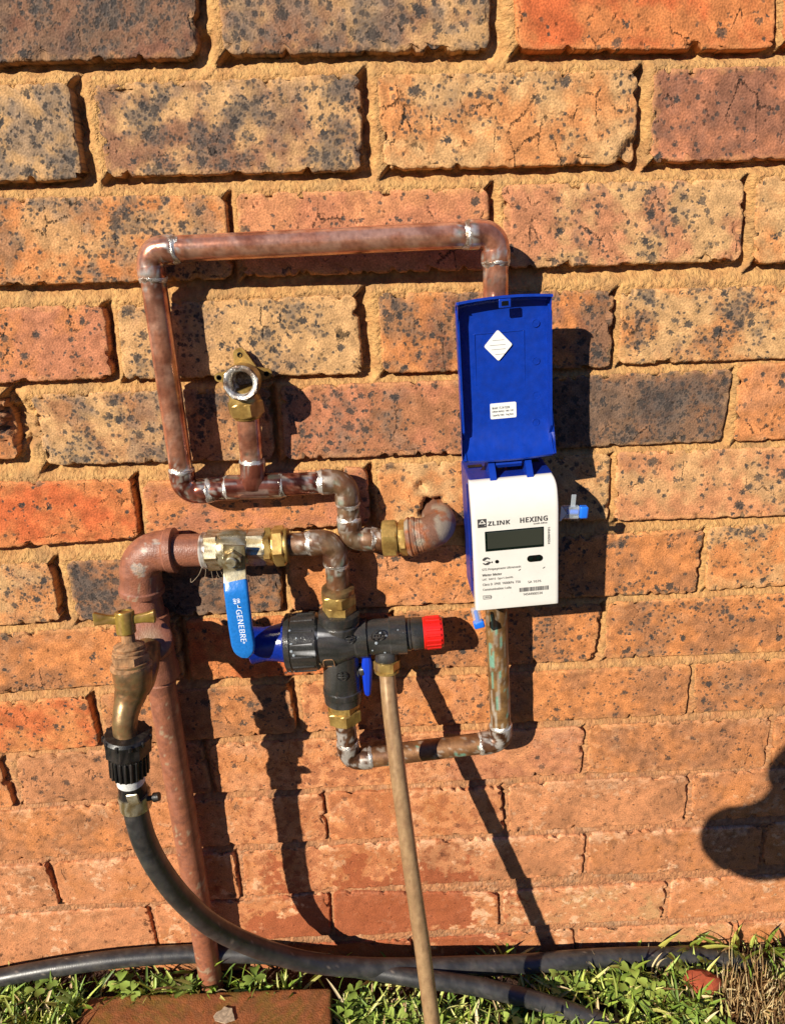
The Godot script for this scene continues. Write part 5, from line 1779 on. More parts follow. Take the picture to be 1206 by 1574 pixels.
func build_ground() -> void:
	var xs := PackedFloat32Array([-14.0, -6.0, -2.5, -1.3])
	var x := -0.7
	while x < 1.5:
		xs.append(x)
		x += 0.006
	xs.append_array([2.1, 3.4, 7.0, 15.0])
	var zs := PackedFloat32Array([-0.03])
	var z := -0.02
	while z < 0.4:
		zs.append(z)
		z += 0.006
	zs.append_array([0.6, 1.2, 2.5, 6.0, 14.0])
	var nx := xs.size()
	var verts := PackedVector3Array()
	var cols := PackedColorArray()
	var norms := PackedVector3Array()
	var index := PackedInt32Array()
	for j in zs.size():
		for i in nx:
			verts.append(Vector3(xs[i], ground_y(xs[i], zs[j]), zs[j]))
			var a := nf.get_noise_2d(xs[i] * 500.0, zs[j] * 500.0)
			var far := smoothstep(0.3, 0.8, zs[j])
			cols.append(lin(0.33, 0.20, 0.12).lerp(lin(0.24, 0.14, 0.09), smoothstep(-0.3, 0.3, a)).lerp(lin(0.36, 0.33, 0.18), far))
	for j in zs.size() - 1:
		for i in nx - 1:
			var a := j * nx + i
			for q in [a, a + 1, a + nx + 1, a, a + nx + 1, a + nx]:
				index.append(q)
	norms.resize(verts.size())
	sheet_normals(verts, index, norms)
	var arrays := []
	arrays.resize(Mesh.ARRAY_MAX)
	arrays[Mesh.ARRAY_VERTEX] = verts
	arrays[Mesh.ARRAY_NORMAL] = norms
	arrays[Mesh.ARRAY_COLOR] = cols
	arrays[Mesh.ARRAY_INDEX] = index
	var m := ArrayMesh.new()
	m.add_surface_from_arrays(Mesh.PRIMITIVE_TRIANGLES, arrays)
	var o := put("ground", m, M.soil, self)
	o.set_meta("kind", "structure")
	o.set_meta("label", "dark reddish soil at the foot of the brick wall")


func build_slab() -> void:
	var o := thing("clay_slab", "mossy terracotta paving slab with a chipped edge lying before the standpipe", "paving slab", Vector3(0.0850, 0.0000, 0.1200))
	var top := 1.085 - 1.063
	var g := Geo.new()
	var poly := [Vector2(-0.0745, 0.040), Vector2(0.2425, 0.0465), Vector2(0.2450, 0.049), Vector2(0.2560, 0.215), Vector2(0.2540, 0.218), Vector2(-0.112, 0.212), Vector2(-0.1145, 0.209), Vector2(-0.0780, 0.042)]
	var outline := []
	for k in poly.size():
		var a: Vector2 = poly[k]
		var b: Vector2 = poly[(k + 1) % poly.size()]
		var n := maxi(1, int(a.distance_to(b) / 0.006))
		for i in n:
			outline.append(a.lerp(b, float(i) / n))
	var mid := Vector2(0.08, 0.13)
	var rows := []
	for q in [[-0.045, 0.0], [-0.004, 0.0], [-0.0012, 0.0012], [0.0, 0.0042], [0.0, 0.009], [0.0, 0.014], [0.0, 0.019], [0.0, 0.024], [0.0, 0.029], [0.0, 0.034], [0.0, 0.040], [0.0, 0.046], [0.0, 0.052], [0.0, 0.058], [0.0, 0.064], [0.0, 0.070]]:
		var row := PackedVector3Array()
		for p in outline:
			var d: Vector2 = (p - mid).normalized()
			var w := 0.0015 * nf.get_noise_2d(p.x * 600.0, p.y * 600.0)
			var s: Vector2 = p - d * (q[1] + w)
			row.append(Vector3(s.x, top + q[0] + 0.0009 * nf.get_noise_2d(s.x * 300.0, s.y * 300.0), s.y))
		rows.append(row)
	g.rings(rows)
	obj("slab", g, M.slab, o, "slab", 40.0)
	var chip := Geo.new()
	var at := Vector3(0.0812, -0.0977, 0.0000)
	var pc := PackedVector2Array()
	for k in 14:
		var t := TAU * k / 14
		var r := 0.0125 * (0.75 + 0.5 * hash01(k, 8.0))
		pc.append(Vector2(cos(t) * r, sin(t) * r * 0.9))
	chip.prism(pc, Vector3(Vector3(0.1100, 0.0220, 0.0768).x, top + 0.0010, Vector3(0.1100, 0.0220, 0.0768).z), Vector3.RIGHT, Vector3.BACK, Vector3.UP * 0.0016)
	obj("mortar_crust", chip, M.crust, o)
	# a fallen piece of brick
	var s := thing("brick_fragment", "small red piece of broken brick half buried among the clover", "brick piece", Vector3(0.7420, 0.0060, 0.0565))
	var c := Vector3(0.7416, 0.0080, 0.0587)
	var st := Geo.new()
	var rs := []
	for q in [[-0.012, 0.85], [-0.004, 1.0], [0.004, 0.92], [0.0085, 0.70], [0.010, 0.45]]:
		var row := PackedVector3Array()
		for k in 18:
			var t := TAU * k / 18
			var r: float = q[1] * (0.8 + 0.42 * hash01(int(k / 3.0), 5.0) + 0.08 * hash01(k, 6.0))
			row.append(c + Vector3(cos(t) * r * 0.024, q[0] + 0.003 * sin(t * 2.0), sin(t) * r * 0.016))
		rs.append(row)
	st.rings(rs)
	obj("fragment", st, M.clay, s, "", 22.0)


# ---- plants

func blade_mesh(l: float, w: float, bend: float, fold: float) -> ArrayMesh:  # one grass blade, standing on its base, leaning to +z
	var g := Geo.new()
	var rows := []
	var n := 6
	for k in n + 1:
		var t := float(k) / n
		var a := bend * t
		var p := Vector3(0, l * sin(PI / 2 - a * 0.5) * t, l * t * sin(a) * 0.8)
		var h := w * (0.55 + 0.9 * t) * (1.0 - pow(t, 2.6)) * 0.5 + 0.0001
		rows.append([p + Vector3(-h, 0, -fold * h), p + Vector3(0, 0, fold * h * 0.6), p + Vector3(h, 0, -fold * h)])
	for row in rows:
		for p in row:
			g.pt(p)
	for k in n:
		for i in 2:
			g.quad(k * 3 + i, k * 3 + i + 1, k * 3 + i + 4, k * 3 + i + 3)
	return sheet(g)


func sheet(g: Geo) -> ArrayMesh:
	var norms := PackedVector3Array()
	norms.resize(g.v.size())
	sheet_normals(g.v, g.idx, norms)
	var arrays := []
	arrays.resize(Mesh.ARRAY_MAX)
	arrays[Mesh.ARRAY_VERTEX] = g.v
	arrays[Mesh.ARRAY_NORMAL] = norms
	arrays[Mesh.ARRAY_INDEX] = g.idx
	var m := ArrayMesh.new()
	m.add_surface_from_arrays(Mesh.PRIMITIVE_TRIANGLES, arrays)
	return m


func clover_mesh() -> ArrayMesh:  # three heart shaped leaflets on a thin stalk
	var g := Geo.new()
	for k in 3:
		var a := TAU * k / 3
		var d := Vector3(cos(a), 0, sin(a))
		var s := Vector3(-sin(a), 0, cos(a))
		var c := g.pt(Vector3(0, 0.020, 0))
		var mid := g.pt(d * 0.0055 + Vector3(0, 0.0212, 0))
		var notch := g.pt(d * 0.0092 + Vector3(0, 0.0205, 0))
		for e in [-1.0, 1.0]:
			var p1 := g.pt(d * 0.0050 + s * e * 0.0040 + Vector3(0, 0.0224, 0))
			var p2 := g.pt(d * 0.0092 + s * e * 0.0054 + Vector3(0, 0.0222, 0))
			var p3 := g.pt(d * 0.0112 + s * e * 0.0032 + Vector3(0, 0.0208, 0))
			for t in [[c, p1, mid], [mid, p1, p2], [mid, p2, notch], [notch, p2, p3]]:
				if e < 0:
					g.tri(t[0], t[1], t[2])
				else:
					g.tri(t[0], t[2], t[1])
	var b := g.v.size()
	for q in [[0.0, 0.0006], [0.010, 0.0005], [0.0202, 0.0004]]:
		for k in 3:
			g.pt(Vector3(cos(TAU * k / 3) * q[1] + q[0] * 0.15 * (1.0 - q[0] / 0.0202), q[0], sin(TAU * k / 3) * q[1]))
	for r in 2:
		for k in 3:
			g.quad(b + r * 3 + k, b + r * 3 + (k + 1) % 3, b + r * 3 + 3 + (k + 1) % 3, b + r * 3 + 3 + k)
	return sheet(g)


func scatter(called: String, label: String, mesh: Mesh, material: Material, spots: Array, tints: Array) -> void:
	var mm := MultiMesh.new()
	mm.transform_format = MultiMesh.TRANSFORM_3D
	mm.use_colors = true
	mm.mesh = mesh
	mm.instance_count = spots.size()
	for k in spots.size():
		mm.set_instance_transform(k, spots[k])
		mm.set_instance_color(k, tints[k])
	var o := MultiMeshInstance3D.new()
	o.name = called
	o.multimesh = mm
	o.material_override = material
	add_child(o, true)
	o.set_meta("kind", "stuff")
	o.set_meta("label", label)


func in_slab(x: float, z: float, m: float) -> bool:
	var e := lerpf(-0.076, -0.112, (z - 0.04) / 0.17)
	return z > 0.043 + (x + 0.07) * 0.02 - m and x > e - m and x < 0.245 + (z - 0.05) * 0.06 + m and z < 0.22


func near_hose(x: float, z: float) -> bool:  # where the hose and the pipe press the grass down
	var h := 0.038 if x > 0.2 and x < 0.5 else (0.022 if x > 0.5 and x < 0.95 else -1.0)
	var p := 0.016 if x < 0.22 else (lerpf(0.022, 0.085, (x - 0.22) / 0.4) if x < 0.65 else -1.0)
	return absf(z - h) < 0.013 or absf(z - p) < 0.011


func build_grass() -> void:
	var green := [lin(0.58, 0.66, 0.25), lin(0.48, 0.58, 0.22), lin(0.70, 0.74, 0.35), lin(0.38, 0.47, 0.18), lin(0.76, 0.75, 0.42)]
	var straw := [lin(0.82, 0.70, 0.50), lin(0.68, 0.55, 0.38), lin(0.88, 0.80, 0.62), lin(0.50, 0.37, 0.25)]
	var meshes := [blade_mesh(0.030, 0.0042, 1.0, 0.5), blade_mesh(0.040, 0.0034, 1.5, 0.5), blade_mesh(0.024, 0.0050, 0.7, 0.4)]
	var spots := [[], [], []]
	var tints := [[], [], []]
	var tries := 0
	while tries < 37000:
		tries += 1
		var x := rng.randf_range(-0.55, 1.35)
		var z := rng.randf_range(0.004, 0.34)
		var clump := nf.get_noise_2d(x * 220.0, z * 220.0)
		if in_slab(x, z, 0.004) or near_hose(x, z) or clump < rng.randf_range(-0.6, 0.05) or (z < 0.02 and rng.randf() < 0.75):
			continue
		if Vector2((x - 0.799 - 0.012) / 0.075, (z - 0.087) / 0.05).length() < 1.0 and rng.randf() < 0.93:
			continue
		var k := rng.randi() % 3
		var s := rng.randf_range(0.6, 1.25)
		var lean := Vector3(rng.randf_range(-1, 1), 0, rng.randf_range(-0.6, 1)).normalized()
		var b := Basis(Vector3.UP, rng.randf() * TAU).rotated(lean.cross(Vector3.UP).normalized(), rng.randf_range(-0.8, 0.8)).scaled(Vector3.ONE * s)
		spots[k].append(Transform3D(b, Vector3(x, ground_y(x, z) - 0.002, z)))
		var c: Color = green[rng.randi() % 5] * rng.randf_range(0.75, 1.15)
		if rng.randf() < 0.10:
			c = straw[rng.randi() % 4]
		tints[k].append(c)
	var words := ["grass blades growing in the strip of soil below the wall", "longer bent grass blades in the strip of soil below the wall", "short broad grass blades in the strip of soil below the wall"]
	for k in 3:
		scatter("grass", words[k], meshes[k], M.leaf, spots[k], tints[k])
	# clover
	var cs := []
	var ct := []
	for k in 2600:
		var x := rng.randf_range(-0.15, 1.2)
		var z := rng.randf_range(0.008, 0.28)
		var patch := x > 0.52 and x < 0.86
		var left := x > -0.06 and x < 0.10 and z < 0.06
		if in_slab(x, z, 0.006) or near_hose(x, z) or Vector2((x - 0.799 - 0.012) / 0.070, (z - 0.087) / 0.05).length() < 1.0 or (not patch and not left and rng.randf() < 0.85) or (patch and rng.randf() < 0.45):
			continue
		var s := rng.randf_range(0.75, 1.4)
		var b := Basis(Vector3.UP, rng.randf() * TAU).rotated(Vector3(rng.randf_range(-1, 1), 0, rng.randf_range(-1, 1)).normalized(), rng.randf_range(0.0, 0.5)).scaled(Vector3(s, s * rng.randf_range(0.6, 1.2), s))
		cs.append(Transform3D(b, Vector3(x, ground_y(x, z) - 0.001, z)))
		ct.append(lin(0.48, 0.58, 0.22).lerp(lin(0.62, 0.69, 0.32), rng.randf()) * rng.randf_range(0.7, 1.1))
	scatter("clover", "three leaved clover spreading through the grass below the wall", clover_mesh(), M.leaf, cs, ct)
	# dry stalks and litter
	var ss := []
	var sts := []
	for k in 2600:
		var x := rng.randf_range(-0.5, 1.3)
		var z := rng.randf_range(0.004, 0.3)
		var heap := Vector2((x - 0.799 - 0.012) / 0.06, (z - 0.087) / 0.045).length() < 1.0
		if in_slab(x, z, 0.0) or (not heap and rng.randf() < 0.70):
			continue
		var b := Basis(Vector3.UP, rng.randf() * TAU).rotated(Vector3(1, 0, 0).rotated(Vector3.UP, rng.randf() * TAU), rng.randf_range(1.25, 1.8)).scaled(Vector3(0.25, rng.randf_range(0.5, 1.2), 0.6))
		ss.append(Transform3D(b, Vector3(x, ground_y(x, z) + rng.randf_range(0.001, 0.018 if heap else 0.006), z)))
		sts.append(straw[rng.randi() % 4] * rng.randf_range(0.7, 1.1))
	for k in 1500:
		var a := rng.randf() * TAU
		var r := sqrt(rng.randf())
		var x := 0.799 + 0.012 + cos(a) * r * 0.062
		var z := 0.087 + sin(a) * r * 0.05
		var b := Basis(Vector3.UP, rng.randf() * TAU).rotated(Vector3(1, 0, 0).rotated(Vector3.UP, rng.randf() * TAU), rng.randf_range(1.25, 1.8)).scaled(Vector3(0.2, rng.randf_range(0.6, 1.5), 0.7))
		ss.append(Transform3D(b, Vector3(x, ground_y(x, z) + rng.randf_range(0.0, 0.016) * (1.0 - r * 0.6), z)))
		sts.append(straw[rng.randi() % 4] * rng.randf_range(0.7, 1.1))
	scatter("straw", "dry straw and dead grass lying on the soil below the wall", meshes[1], M.leaf, ss, sts)


func build_tufts() -> void:
	var list := [
		[Vector3(0.4783, 0.0405, 0.0100), 5, 0.052, "upright grass tuft against the wall, left of the drain pipe's shadow"],
		[Vector3(0.5469, 0.0309, 0.0100), 5, 0.040, "grass tuft against the wall where the drain pipe's shadow meets the hose"],
		[Vector3(0.6601, 0.0419, 0.0360), 4, 0.042, "upright grass tuft standing in front of the hose"],
		[Vector3(0.6991, 0.0130, 0.0080), 4, 0.040, "pale yellow grass tuft flat against the bricks behind the hose"],
		[Vector3(0.7451, 0.0092, 0.0080), 6, 0.044, "spreading green grass tuft behind the hose"],
		[Vector3(0.7991, 0.0075, 0.0100), 8, 0.048, "dense green grass tuft at the wall above the straw heap"],
		[Vector3(0.8574, -0.0050, 0.0140), 9, 0.052, "long leaved grass tuft arching over the hose's right end"],
		[Vector3(0.0572, 0.0696, 0.0340), 7, 0.050, "bright grass tuft leaning over the irrigation pipe beside the standpipe"],
		[Vector3(-0.1892, 0.0643, 0.0120), 5, 0.034, "small yellowish grass tuft at the wall above the irrigation pipe's left end"],
		[Vector3(-0.0915, 0.0200, 0.0520), 9, 0.042, "bright narrow leaved grass tuft at the slab's left edge"],
		[Vector3(0.1791, 0.0559, 0.0360), 5, 0.034, "leafy grass tuft below the hose's bend"],
	]
	for k in list.size():
		var at: Vector3 = list[k][0]
		at.y = ground_y(at.x, at.z) - 0.002
		var t := thing("grass_tuft", list[k][3], "grass tuft", at, "grass tufts at the foot of the wall")
		for n in list[k][1]:
			var l: float = list[k][2] * rng.randf_range(0.75, 1.45)
			var m := blade_mesh(l, rng.randf_range(0.0055, 0.0080), rng.randf_range(0.6, 1.5), 0.45)
			var tone := rng.randi() % 4
			if k == 3:
				tone = 2
			var o := put("blade", m, M["leaf%d" % tone], t)
			var yaw := rng.randf_range(-1.9, 1.9)
			o.transform.basis = Basis(Vector3.UP, yaw).rotated(Vector3(0, 0, 1), rng.randf_range(-0.6, 0.6))
			o.position = Vector3(rng.randf_range(-0.006, 0.006), 0, rng.randf_range(-0.002, 0.006))


# ---- the photographer, whose arm throws the soft shadow at the right

func flesh(g: Geo, caps: Array, cell: float, k: float) -> void:  # joins tapered capsules [a, b, ra, rb] into one skin (surface nets)
	var lo := Vector3.ONE * 1e9
	var hi := -lo
	for c in caps:
		for e in 2:
			var r: Vector3 = Vector3.ONE * (c[2 + e] + k + cell * 2.0)
			lo = lo.min(c[e] - r)
			hi = hi.max(c[e] + r)
	var nx := int((hi.x - lo.x) / cell) + 2
	var ny := int((hi.y - lo.y) / cell) + 2
	var nzz := int((hi.z - lo.z) / cell) + 2
	var f := PackedFloat32Array()
	f.resize(nx * ny * nzz)
	f.fill(1.0)
	for c in caps:
		var a: Vector3 = c[0]
		var ab: Vector3 = c[1] - a
		var ra: float = c[2]
		var rb: float = c[3]
		var pad := Vector3.ONE * (maxf(ra, rb) + k + cell * 1.5)
		var i0 := Vector3i(((a.min(c[1]) - pad - lo) / cell).floor()).max(Vector3i.ZERO)
		var i1 := Vector3i(((a.max(c[1]) + pad - lo) / cell).ceil()).min(Vector3i(nx - 1, ny - 1, nzz - 1))
		var inv := 1.0 / maxf(ab.length_squared(), 1e-9)
		for z in range(i0.z, i1.z + 1):
			for y in range(i0.y, i1.y + 1):
				for x in range(i0.x, i1.x + 1):
					var p := lo + Vector3(x, y, z) * cell
					var t := clampf((p - a).dot(ab) * inv, 0.0, 1.0)
					var d := (p - a - ab * t).length() - lerpf(ra, rb, t)
					var at := (z * ny + y) * nx + x
					var o := f[at]
					var h := clampf(0.5 + 0.5 * (o - d) / k, 0.0, 1.0)
					f[at] = lerpf(o, d, h) - k * h * (1.0 - h)
	var id := {}
	var step := [0, 1, nx, nx + 1, nx * ny, nx * ny + 1, nx * ny + nx, nx * ny + nx + 1]
	var off := [Vector3(0, 0, 0), Vector3(1, 0, 0), Vector3(0, 1, 0), Vector3(1, 1, 0), Vector3(0, 0, 1), Vector3(1, 0, 1), Vector3(0, 1, 1), Vector3(1, 1, 1)]
	var edges := [[0, 1], [0, 2], [0, 4], [1, 3], [1, 5], [2, 3], [2, 6], [4, 5], [4, 6], [3, 7], [5, 7], [6, 7]]
	var s := g.idx.size()
	for z in nzz - 1:
		for y in ny - 1:
			for x in nx - 1:
				var at := (z * ny + y) * nx + x
				var inside := 0
				for q in 8:
					inside += 1 if f[at + step[q]] < 0.0 else 0
				if inside == 0 or inside == 8:
					continue
				var sum := Vector3.ZERO
				var n := 0
				for e in edges:
					var u := f[at + step[e[0]]]
					var w := f[at + step[e[1]]]
					if (u < 0.0) != (w < 0.0):
						sum += off[e[0]].lerp(off[e[1]], u / (u - w))
						n += 1
				id[at] = g.pt(lo + (Vector3(x, y, z) + sum / n) * cell)
	for at in id:
		for q in [[1, nx, nx * ny], [nx, nx * ny, 1], [nx * ny, 1, nx]]:
			var u := f[at]
			var w := f[at + q[0]]
			if (u < 0.0) != (w < 0.0) and id.has(at - q[1]) and id.has(at - q[2]) and id.has(at - q[1] - q[2]):
				if u < 0.0:
					g.quad(id[at - q[1] - q[2]], id[at - q[2]], id[at], id[at - q[1]])
				else:
					g.quad(id[at - q[1] - q[2]], id[at - q[1]], id[at], id[at - q[2]])
	g.fix(s)


func build_person() -> void:
	var o := thing("person", "person in dark clothes crouching with a phone, whose arm shades bricks at right", "person", Vector3(0.3600, 0.0000, 1.0200))
	var R := func(x: float, y: float, z: float) -> Vector3: return Vector3(x, y + 1.085, z)
	var skin := Geo.new()
	var head: Vector3 = R.call(0.37, 0.12, 1.02)
	flesh(skin, [[head + Vector3(0, 0.03, 0.012), head + Vector3(0, 0.02, -0.012), 0.082, 0.078], [head + Vector3(0, -0.05, -0.03), head + Vector3(0, -0.075, -0.05), 0.058, 0.042],
		[head + Vector3(0, 0.0, -0.086), head + Vector3(0, -0.022, -0.104), 0.010, 0.014], [head + Vector3(-0.077, -0.01, 0.01), head + Vector3(-0.079, 0.012, 0.012), 0.012, 0.015], [head + Vector3(0.077, -0.01, 0.01), head + Vector3(0.079, 0.012, 0.012), 0.012, 0.015],
		[head + Vector3(-0.02, -0.058, -0.082), head + Vector3(0.02, -0.058, -0.082), 0.011, 0.011], [head + Vector3(0, -0.06, 0.01), R.call(0.37, -0.05, 1.08), 0.054, 0.058]], 0.007, 0.02)
	for s in [-1.0, 1.0]:
		var wrist: Vector3 = R.call(0.354 + s * 0.105, -0.185, 0.715)
		var palm: Vector3 = R.call(0.354 + s * 0.086, -0.135, 0.702)
		var elbow: Vector3 = R.call(0.222, -0.425, 0.655) if s < 0 else R.call(0.60, -0.42, 0.80)
		var hand := [[elbow.lerp(wrist, 0.55), wrist, 0.036, 0.027], [wrist, palm, 0.026, 0.030], [palm, palm + Vector3(-s * 0.006, 0.03, -0.004), 0.028, 0.024]]
		for k in 4:
			var kn := palm + Vector3(-s * 0.004, 0.040 - 0.021 * k, 0.006)
			var mid := kn + Vector3(-s * 0.004, 0.004, -0.034 + 0.003 * absf(k - 1.4))
			hand.append([kn, mid, 0.0098, 0.009])
			hand.append([mid, mid + Vector3(-s * 0.020, 0.0, -0.006), 0.009, 0.0078])
		hand.append([palm + Vector3(-s * 0.004, -0.01, 0.014), palm + Vector3(-s * 0.022, 0.016, 0.018), 0.012, 0.0105])
		hand.append([palm + Vector3(-s * 0.022, 0.016, 0.018), palm + Vector3(-s * 0.040, 0.034, 0.006), 0.0105, 0.009])
		flesh(skin, hand, 0.005, 0.008)
	obj("body", skin, M.skin, o, "", 180.0)
	var cloth := Geo.new()
	var neck: Vector3 = R.call(0.37, -0.06, 1.08)
	var hips: Vector3 = R.call(0.38, -0.62, 1.20)
	var caps := [[neck + Vector3(0, -0.03, 0.01), neck.lerp(hips, 0.45), 0.095, 0.125], [neck.lerp(hips, 0.45), hips, 0.125, 0.135], [neck + Vector3(-0.15, -0.06, 0.02), neck + Vector3(0.15, -0.06, 0.02), 0.062, 0.062]]
	for s in [-1.0, 1.0]:
		var elbow: Vector3 = R.call(0.222, -0.425, 0.655) if s < 0 else R.call(0.60, -0.42, 0.80)
		var wrist: Vector3 = R.call(0.354 + s * 0.105, -0.185, 0.715)
		var sh := neck + Vector3(s * 0.17, -0.07, 0.02)
		caps.append([sh, elbow, 0.060, 0.046])
		caps.append([elbow, elbow + Vector3(0.004, 0.0, 0.0), 0.056, 0.056])
		caps.append([elbow + Vector3(s * -0.034, 0.02, 0), elbow.lerp(wrist, 0.74) + Vector3(s * -0.012, 0, 0), 0.036, 0.032])
	flesh(cloth, caps, 0.011, 0.016)
	obj("jacket", cloth, M.jacket, o, "", 180.0)
	var legs := Geo.new()
	caps = [[hips + Vector3(-0.07, 0, 0), hips + Vector3(0.07, 0, 0), 0.125, 0.125]]
	for s in [-1.0, 1.0]:
		var knee: Vector3 = R.call(0.38 + s * 0.19, -0.66, 0.86)
		var ankle: Vector3 = R.call(0.38 + s * 0.16, -1.0, 1.12)
		caps.append([hips + Vector3(s * 0.09, 0, 0), knee, 0.095, 0.066])
		caps.append([knee, ankle, 0.064, 0.046])
	flesh(legs, caps, 0.012, 0.03)
	obj("trousers", legs, M.trousers, o, "", 180.0)
	for s in [-1.0, 1.0]:
		var shoe := Geo.new()
		var ankle: Vector3 = R.call(0.38 + s * 0.16, -1.03, 1.12)
		flesh(shoe, [[ankle, ankle + Vector3(0, -0.015, 0.03), 0.042, 0.036], [ankle + Vector3(0, -0.015, 0.03), ankle + Vector3(0, -0.022, -0.17), 0.038, 0.034]], 0.01, 0.02)
		obj("shoe", shoe, M.black_dusty, o, "black_dusty", 180.0)
	var hair := Geo.new()
	flesh(hair, [[head + Vector3(0, 0.055, 0.022), head + Vector3(0, 0.03, 0.035), 0.080, 0.080]], 0.008, 0.01)
	obj("hair", hair, M.dark, o, "", 180.0)
	for s in [-1.0, 1.0]:
		var eye := Geo.new()
		eye.lathe(head + Vector3(s * 0.031, 0.006, -0.078), Vector3(0, 0, -1), [Vector3(-0.008, 0.009, 0), Vector3(0.0, 0.0105, 0), Vector3(0.006, 0.008, 0), Vector3(0.009, 0.004, 0)], 16)
		obj("eye", eye, M.dark, o)
	var p := thing("phone", "phone held up by the crouching person", "phone", R.call(0.354, -0.14, 0.683))
	var b := Geo.new()
	b.box(R.call(0.354, -0.150, 0.685), Vector3(0.155, 0.074, 0.008), Basis(Vector3(1, 0, 0), -0.37) * Basis(Vector3(0, 0, 1), 0.05), 0.003)
	obj("phone_body", b, M.dark, p)


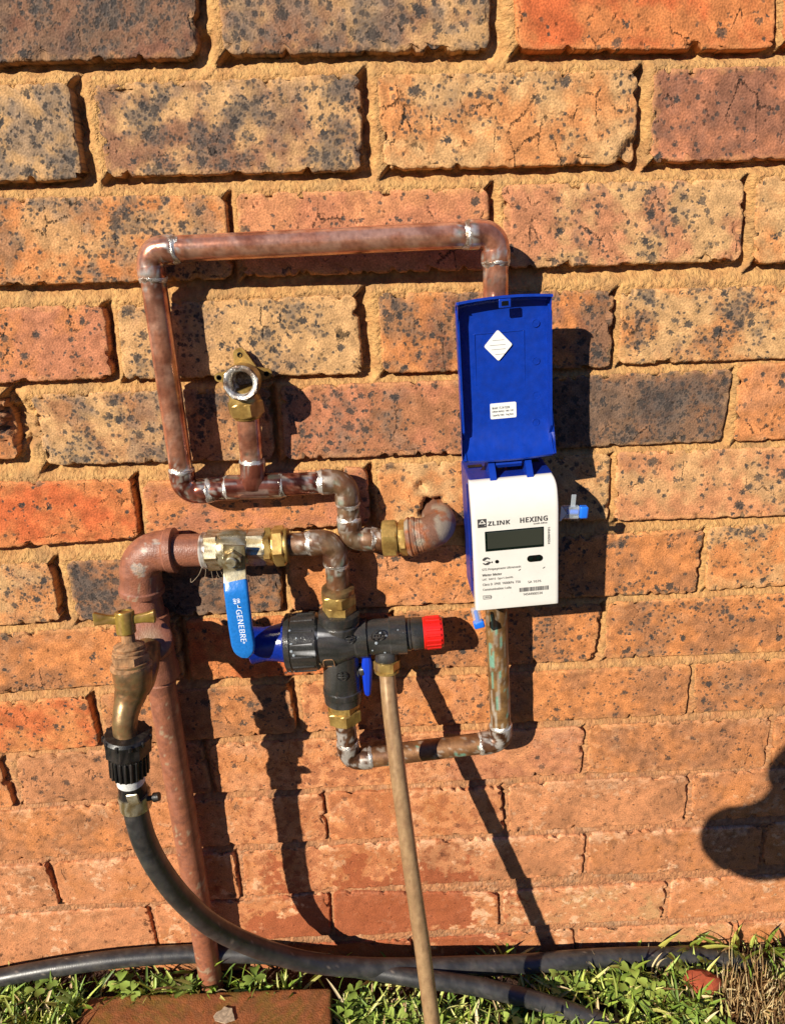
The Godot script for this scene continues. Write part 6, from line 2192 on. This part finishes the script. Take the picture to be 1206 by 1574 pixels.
# the bricks of the photographed wall: course, then the corners (top left, top right, bottom right, bottom left) in millimetres,
# two clay colours, and how much grey bloom, how many burnt specks and how many cracks they show
var bricks := [
	[0, 17, 1166, 227, 1162, 218, 1090, -1, 1094, "mauve", "dark", 0.95, 0.8, 0.2],
	[0, 241, 1163, 460, 1157, 460, 1085, 238, 1091, "tan", "mauve", 0.8, 0.95, 0.2],
	[0, 475, 1156, 689, 1148, 699, 1076, 481, 1084, "vivid", "orange", 0.0, 0.15, 0.35],
	[0, 694, 1149, 904, 1146, 919, 1074, 704, 1077, "vivid", "pink", 0.0, 0.2, 0.2],
	[1, -110, 1082, 110, 1078, 107, 1004, -130, 1007, "tan", "tan", 0.75, 1.0, 0.2],
	[1, 126, 1077, 352, 1075, 349, 1000, 125, 1005, "tan", "mauve", 0.5, 1.0, 0.3],
	[1, 363, 1074, 585, 1068, 589, 995, 367, 1000, "tan", "orange", 0.12, 0.5, 0.7],
	[1, 597, 1068, 818, 1063, 828, 990, 600, 995, "pink", "mauve", 0.1, 0.3, 0.4],
	[2, -5, 996, 227, 988, 223, 916, -19, 921, "orange", "tan", 0.5, 0.7, 0.5],
	[2, 234, 989, 459, 984, 463, 913, 232, 917, "salmon", "pink", 0.0, 0.2, 0.5],
	[2, 468, 985, 687, 980, 694, 909, 475, 913, "tan", "pink", 0.08, 0.6, 0.4],
	[2, 696, 982, 919, 977, 934, 902, 704, 906, "tan", "orange", 0.05, 0.3, 0.3],
	[3, -116, 906, 103, 901, 98, 832, -130, 833, "pink", "orange", 0.08, 0.35, 0.4],
	[3, 113, 900, 336, 899, 339, 823, 106, 830, "tan", "tan", 0.35, 0.75, 0.35],
	[3, 355, 899, 578, 891, 579, 817, 356, 823, "orange", "mauve", 0.65, 0.8, 0.3],
	[3, 582, 891, 816, 885, 823, 816, 585, 819, "tan", "orange", 0.12, 0.8, 0.4],
	[4, -221, 825, -11, 822, -10, 757, -227, 751, "brown", "orange", 0.3, 0.3, 0.3],
	[4, 13, 822, 246, 817, 243, 741, 13, 748, "tan", "brown", 0.45, 0.85, 0.3],
	[4, 255, 817, 483, 813, 488, 737, 252, 741, "pink", "brown", 0.4, 0.6, 0.3],
	[4, 489, 813, 701, 811, 698, 736, 495, 737, "dark", "brown", 0.7, 0.7, 0.35],
	[4, 703, 815, 927, 812, 940, 733, 709, 734, "salmon", "orange", 0.0, 0.3, 0.4],
	[5, -136, 737, 97, 731, 94, 664, -152, 658, "vivid", "orange", 0.0, 0.12, 0.6],
	[5, 105, 727, 336, 731, 336, 665, 99, 665, "pink", "orange", 0.05, 0.35, 0.3],
	[5, 344, 733, 586, 731, 588, 655, 344, 660, "tan", "orange", 0.08, 0.45, 0.3],
	[5, 589, 732, 815, 727, 821, 649, 592, 654, "salmon", "tan", 0.0, 0.25, 0.2],
	[6, -239, 646, -6, 643, -9, 570, -251, 567, "tan", "orange", 0.3, 0.6, 0.3],
	[6, 8, 643, 237, 637, 233, 567, 6, 569, "brown", "dark", 0.45, 0.75, 0.3],
	[6, 245, 639, 475, 636, 480, 565, 242, 567, "orange", "salmon", 0.0, 0.25, 0.3],
	[6, 480, 640, 693, 641, 691, 562, 484, 566, "orange", "brown", 0.12, 0.6, 0.3],
	[6, 694, 643, 916, 640, 925, 565, 700, 564, "orange", "tan", 0.1, 0.55, 0.3],
	[7, -133, 559, 116, 562, 112, 484, -143, 479, "orange", "brown", 0.25, 0.4, 0.5],
	[7, 123, 565, 353, 559, 354, 482, 118, 483, "vivid", "orange", 0.0, 0.2, 0.4],
	[7, 357, 561, 589, 556, 583, 480, 358, 481, "orange", "brown", 0.2, 0.4, 0.3],
	[7, 592, 557, 825, 556, 831, 478, 594, 481, "orange", "brown", 0.28, 0.5, 0.3],
	[8, -234, 466, -2, 471, -2, 398, -241, 390, "orange", "vivid", 0.05, 0.2, 0.4],
	[8, 10, 472, 231, 473, 233, 402, 5, 398, "brown", "orange", 0.12, 0.25, 0.4],
	[8, 242, 474, 463, 471, 468, 401, 240, 401, "orange", "salmon", 0.0, 0.2, 0.4],
	[8, 468, 471, 699, 469, 699, 395, 473, 399, "orange", "brown", 0.05, 0.15, 0.2],
	[8, 701, 470, 925, 470, 932, 398, 706, 396, "brown", "orange", 0.25, 0.3, 0.2],
	[9, -330, 382, -128, 383, -124, 313, -339, 306, "orange", "brown", 0.1, 0.2, 0.2],
	[9, -107, 390, 116, 396, 120, 317, -117, 315, "brown", "salmon", 0.08, 0.2, 0.2],
	[9, 125, 393, 348, 391, 351, 314, 124, 317, "salmon", "orange", 0.0, 0.15, 0.3],
	[9, 352, 393, 578, 388, 577, 314, 353, 314, "salmon", "pink", 0.0, 0.05, 0.2],
	[9, 581, 389, 805, 386, 808, 307, 583, 314, "brown", "orange", 0.18, 0.15, 0.2],
	[9, 806, 387, 1029, 389, 1042, 312, 814, 310, "brown", "orange", 0.15, 0.15, 0.2],
	[10, -220, 306, 23, 312, 16, 231, -234, 224, "orange", "brown", 0.05, 0.2, 0.2],
	[10, 34, 307, 255, 307, 255, 229, 27, 230, "salmon", "orange", 0.0, 0.12, 0.2],
	[10, 261, 309, 477, 304, 483, 226, 257, 229, "salmon", "orange", 0.0, 0.1, 0.2],
	[10, 485, 306, 713, 304, 715, 226, 488, 224, "salmon", "brown", 0.06, 0.08, 0.2],
	[10, 717, 305, 944, 306, 951, 228, 723, 225, "orange", "brown", 0.1, 0.1, 0.2],
	[11, -337, 217, -108, 219, -106, 143, -350, 135, "salmon", "brown", 0.05, 0.15, 0.2],
	[11, -100, 219, 133, 219, 132, 135, -106, 143, "salmon", "orange", 0.08, 0.1, 0.2],
	[11, 142, 218, 363, 222, 366, 143, 137, 137, "salmon", "orange", 0.05, 0.1, 0.2],
	[11, 367, 221, 589, 216, 588, 143, 368, 142, "salmon", "brown", 0.05, 0.1, 0.1],
	[11, 592, 218, 819, 214, 823, 138, 592, 143, "brown", "orange", 0.18, 0.1, 0.1],
	[11, 822, 216, 1047, 220, 1056, 146, 828, 140, "orange", "brown", 0.1, 0.1, 0.1],
	[12, -236, 131, 6, 131, 6, 54, -255, 25, "salmon", "salmon", 0.0, 0.1, 0.1],
	[12, 14, 132, 250, 138, 246, 56, 9, 55, "salmon", "orange", 0.0, 0.1, 0.1],
	[12, 254, 140, 475, 120, 478, 54, 250, 53, "salmon", "orange", 0.0, 0.1, 0.1],
	[12, 480, 122, 705, 123, 702, 50, 483, 55, "salmon", "tan", 0.0, 0.1, 0.1],
	[12, 708, 125, 947, 122, 952, 50, 710, 49, "salmon", "orange", 0.03, 0.1, 0.1],
	[13, 136, 44, 355, 40, 356, -35, 133, -29, "salmon", "vivid", 0.0, 0.05, 0.1],
	[13, 361, 39, 581, 42, 588, -33, 362, -35, "salmon", "orange", 0.0, 0.05, 0.1],
	[13, 586, 41, 805, 36, 809, -38, 593, -33, "salmon", "tan", 0.0, 0.1, 0.1],
	[13, 808, 37, 1037, 38, 1044, -38, 812, -38, "orange", "brown", 0.0, 0.1, 0.1],
]
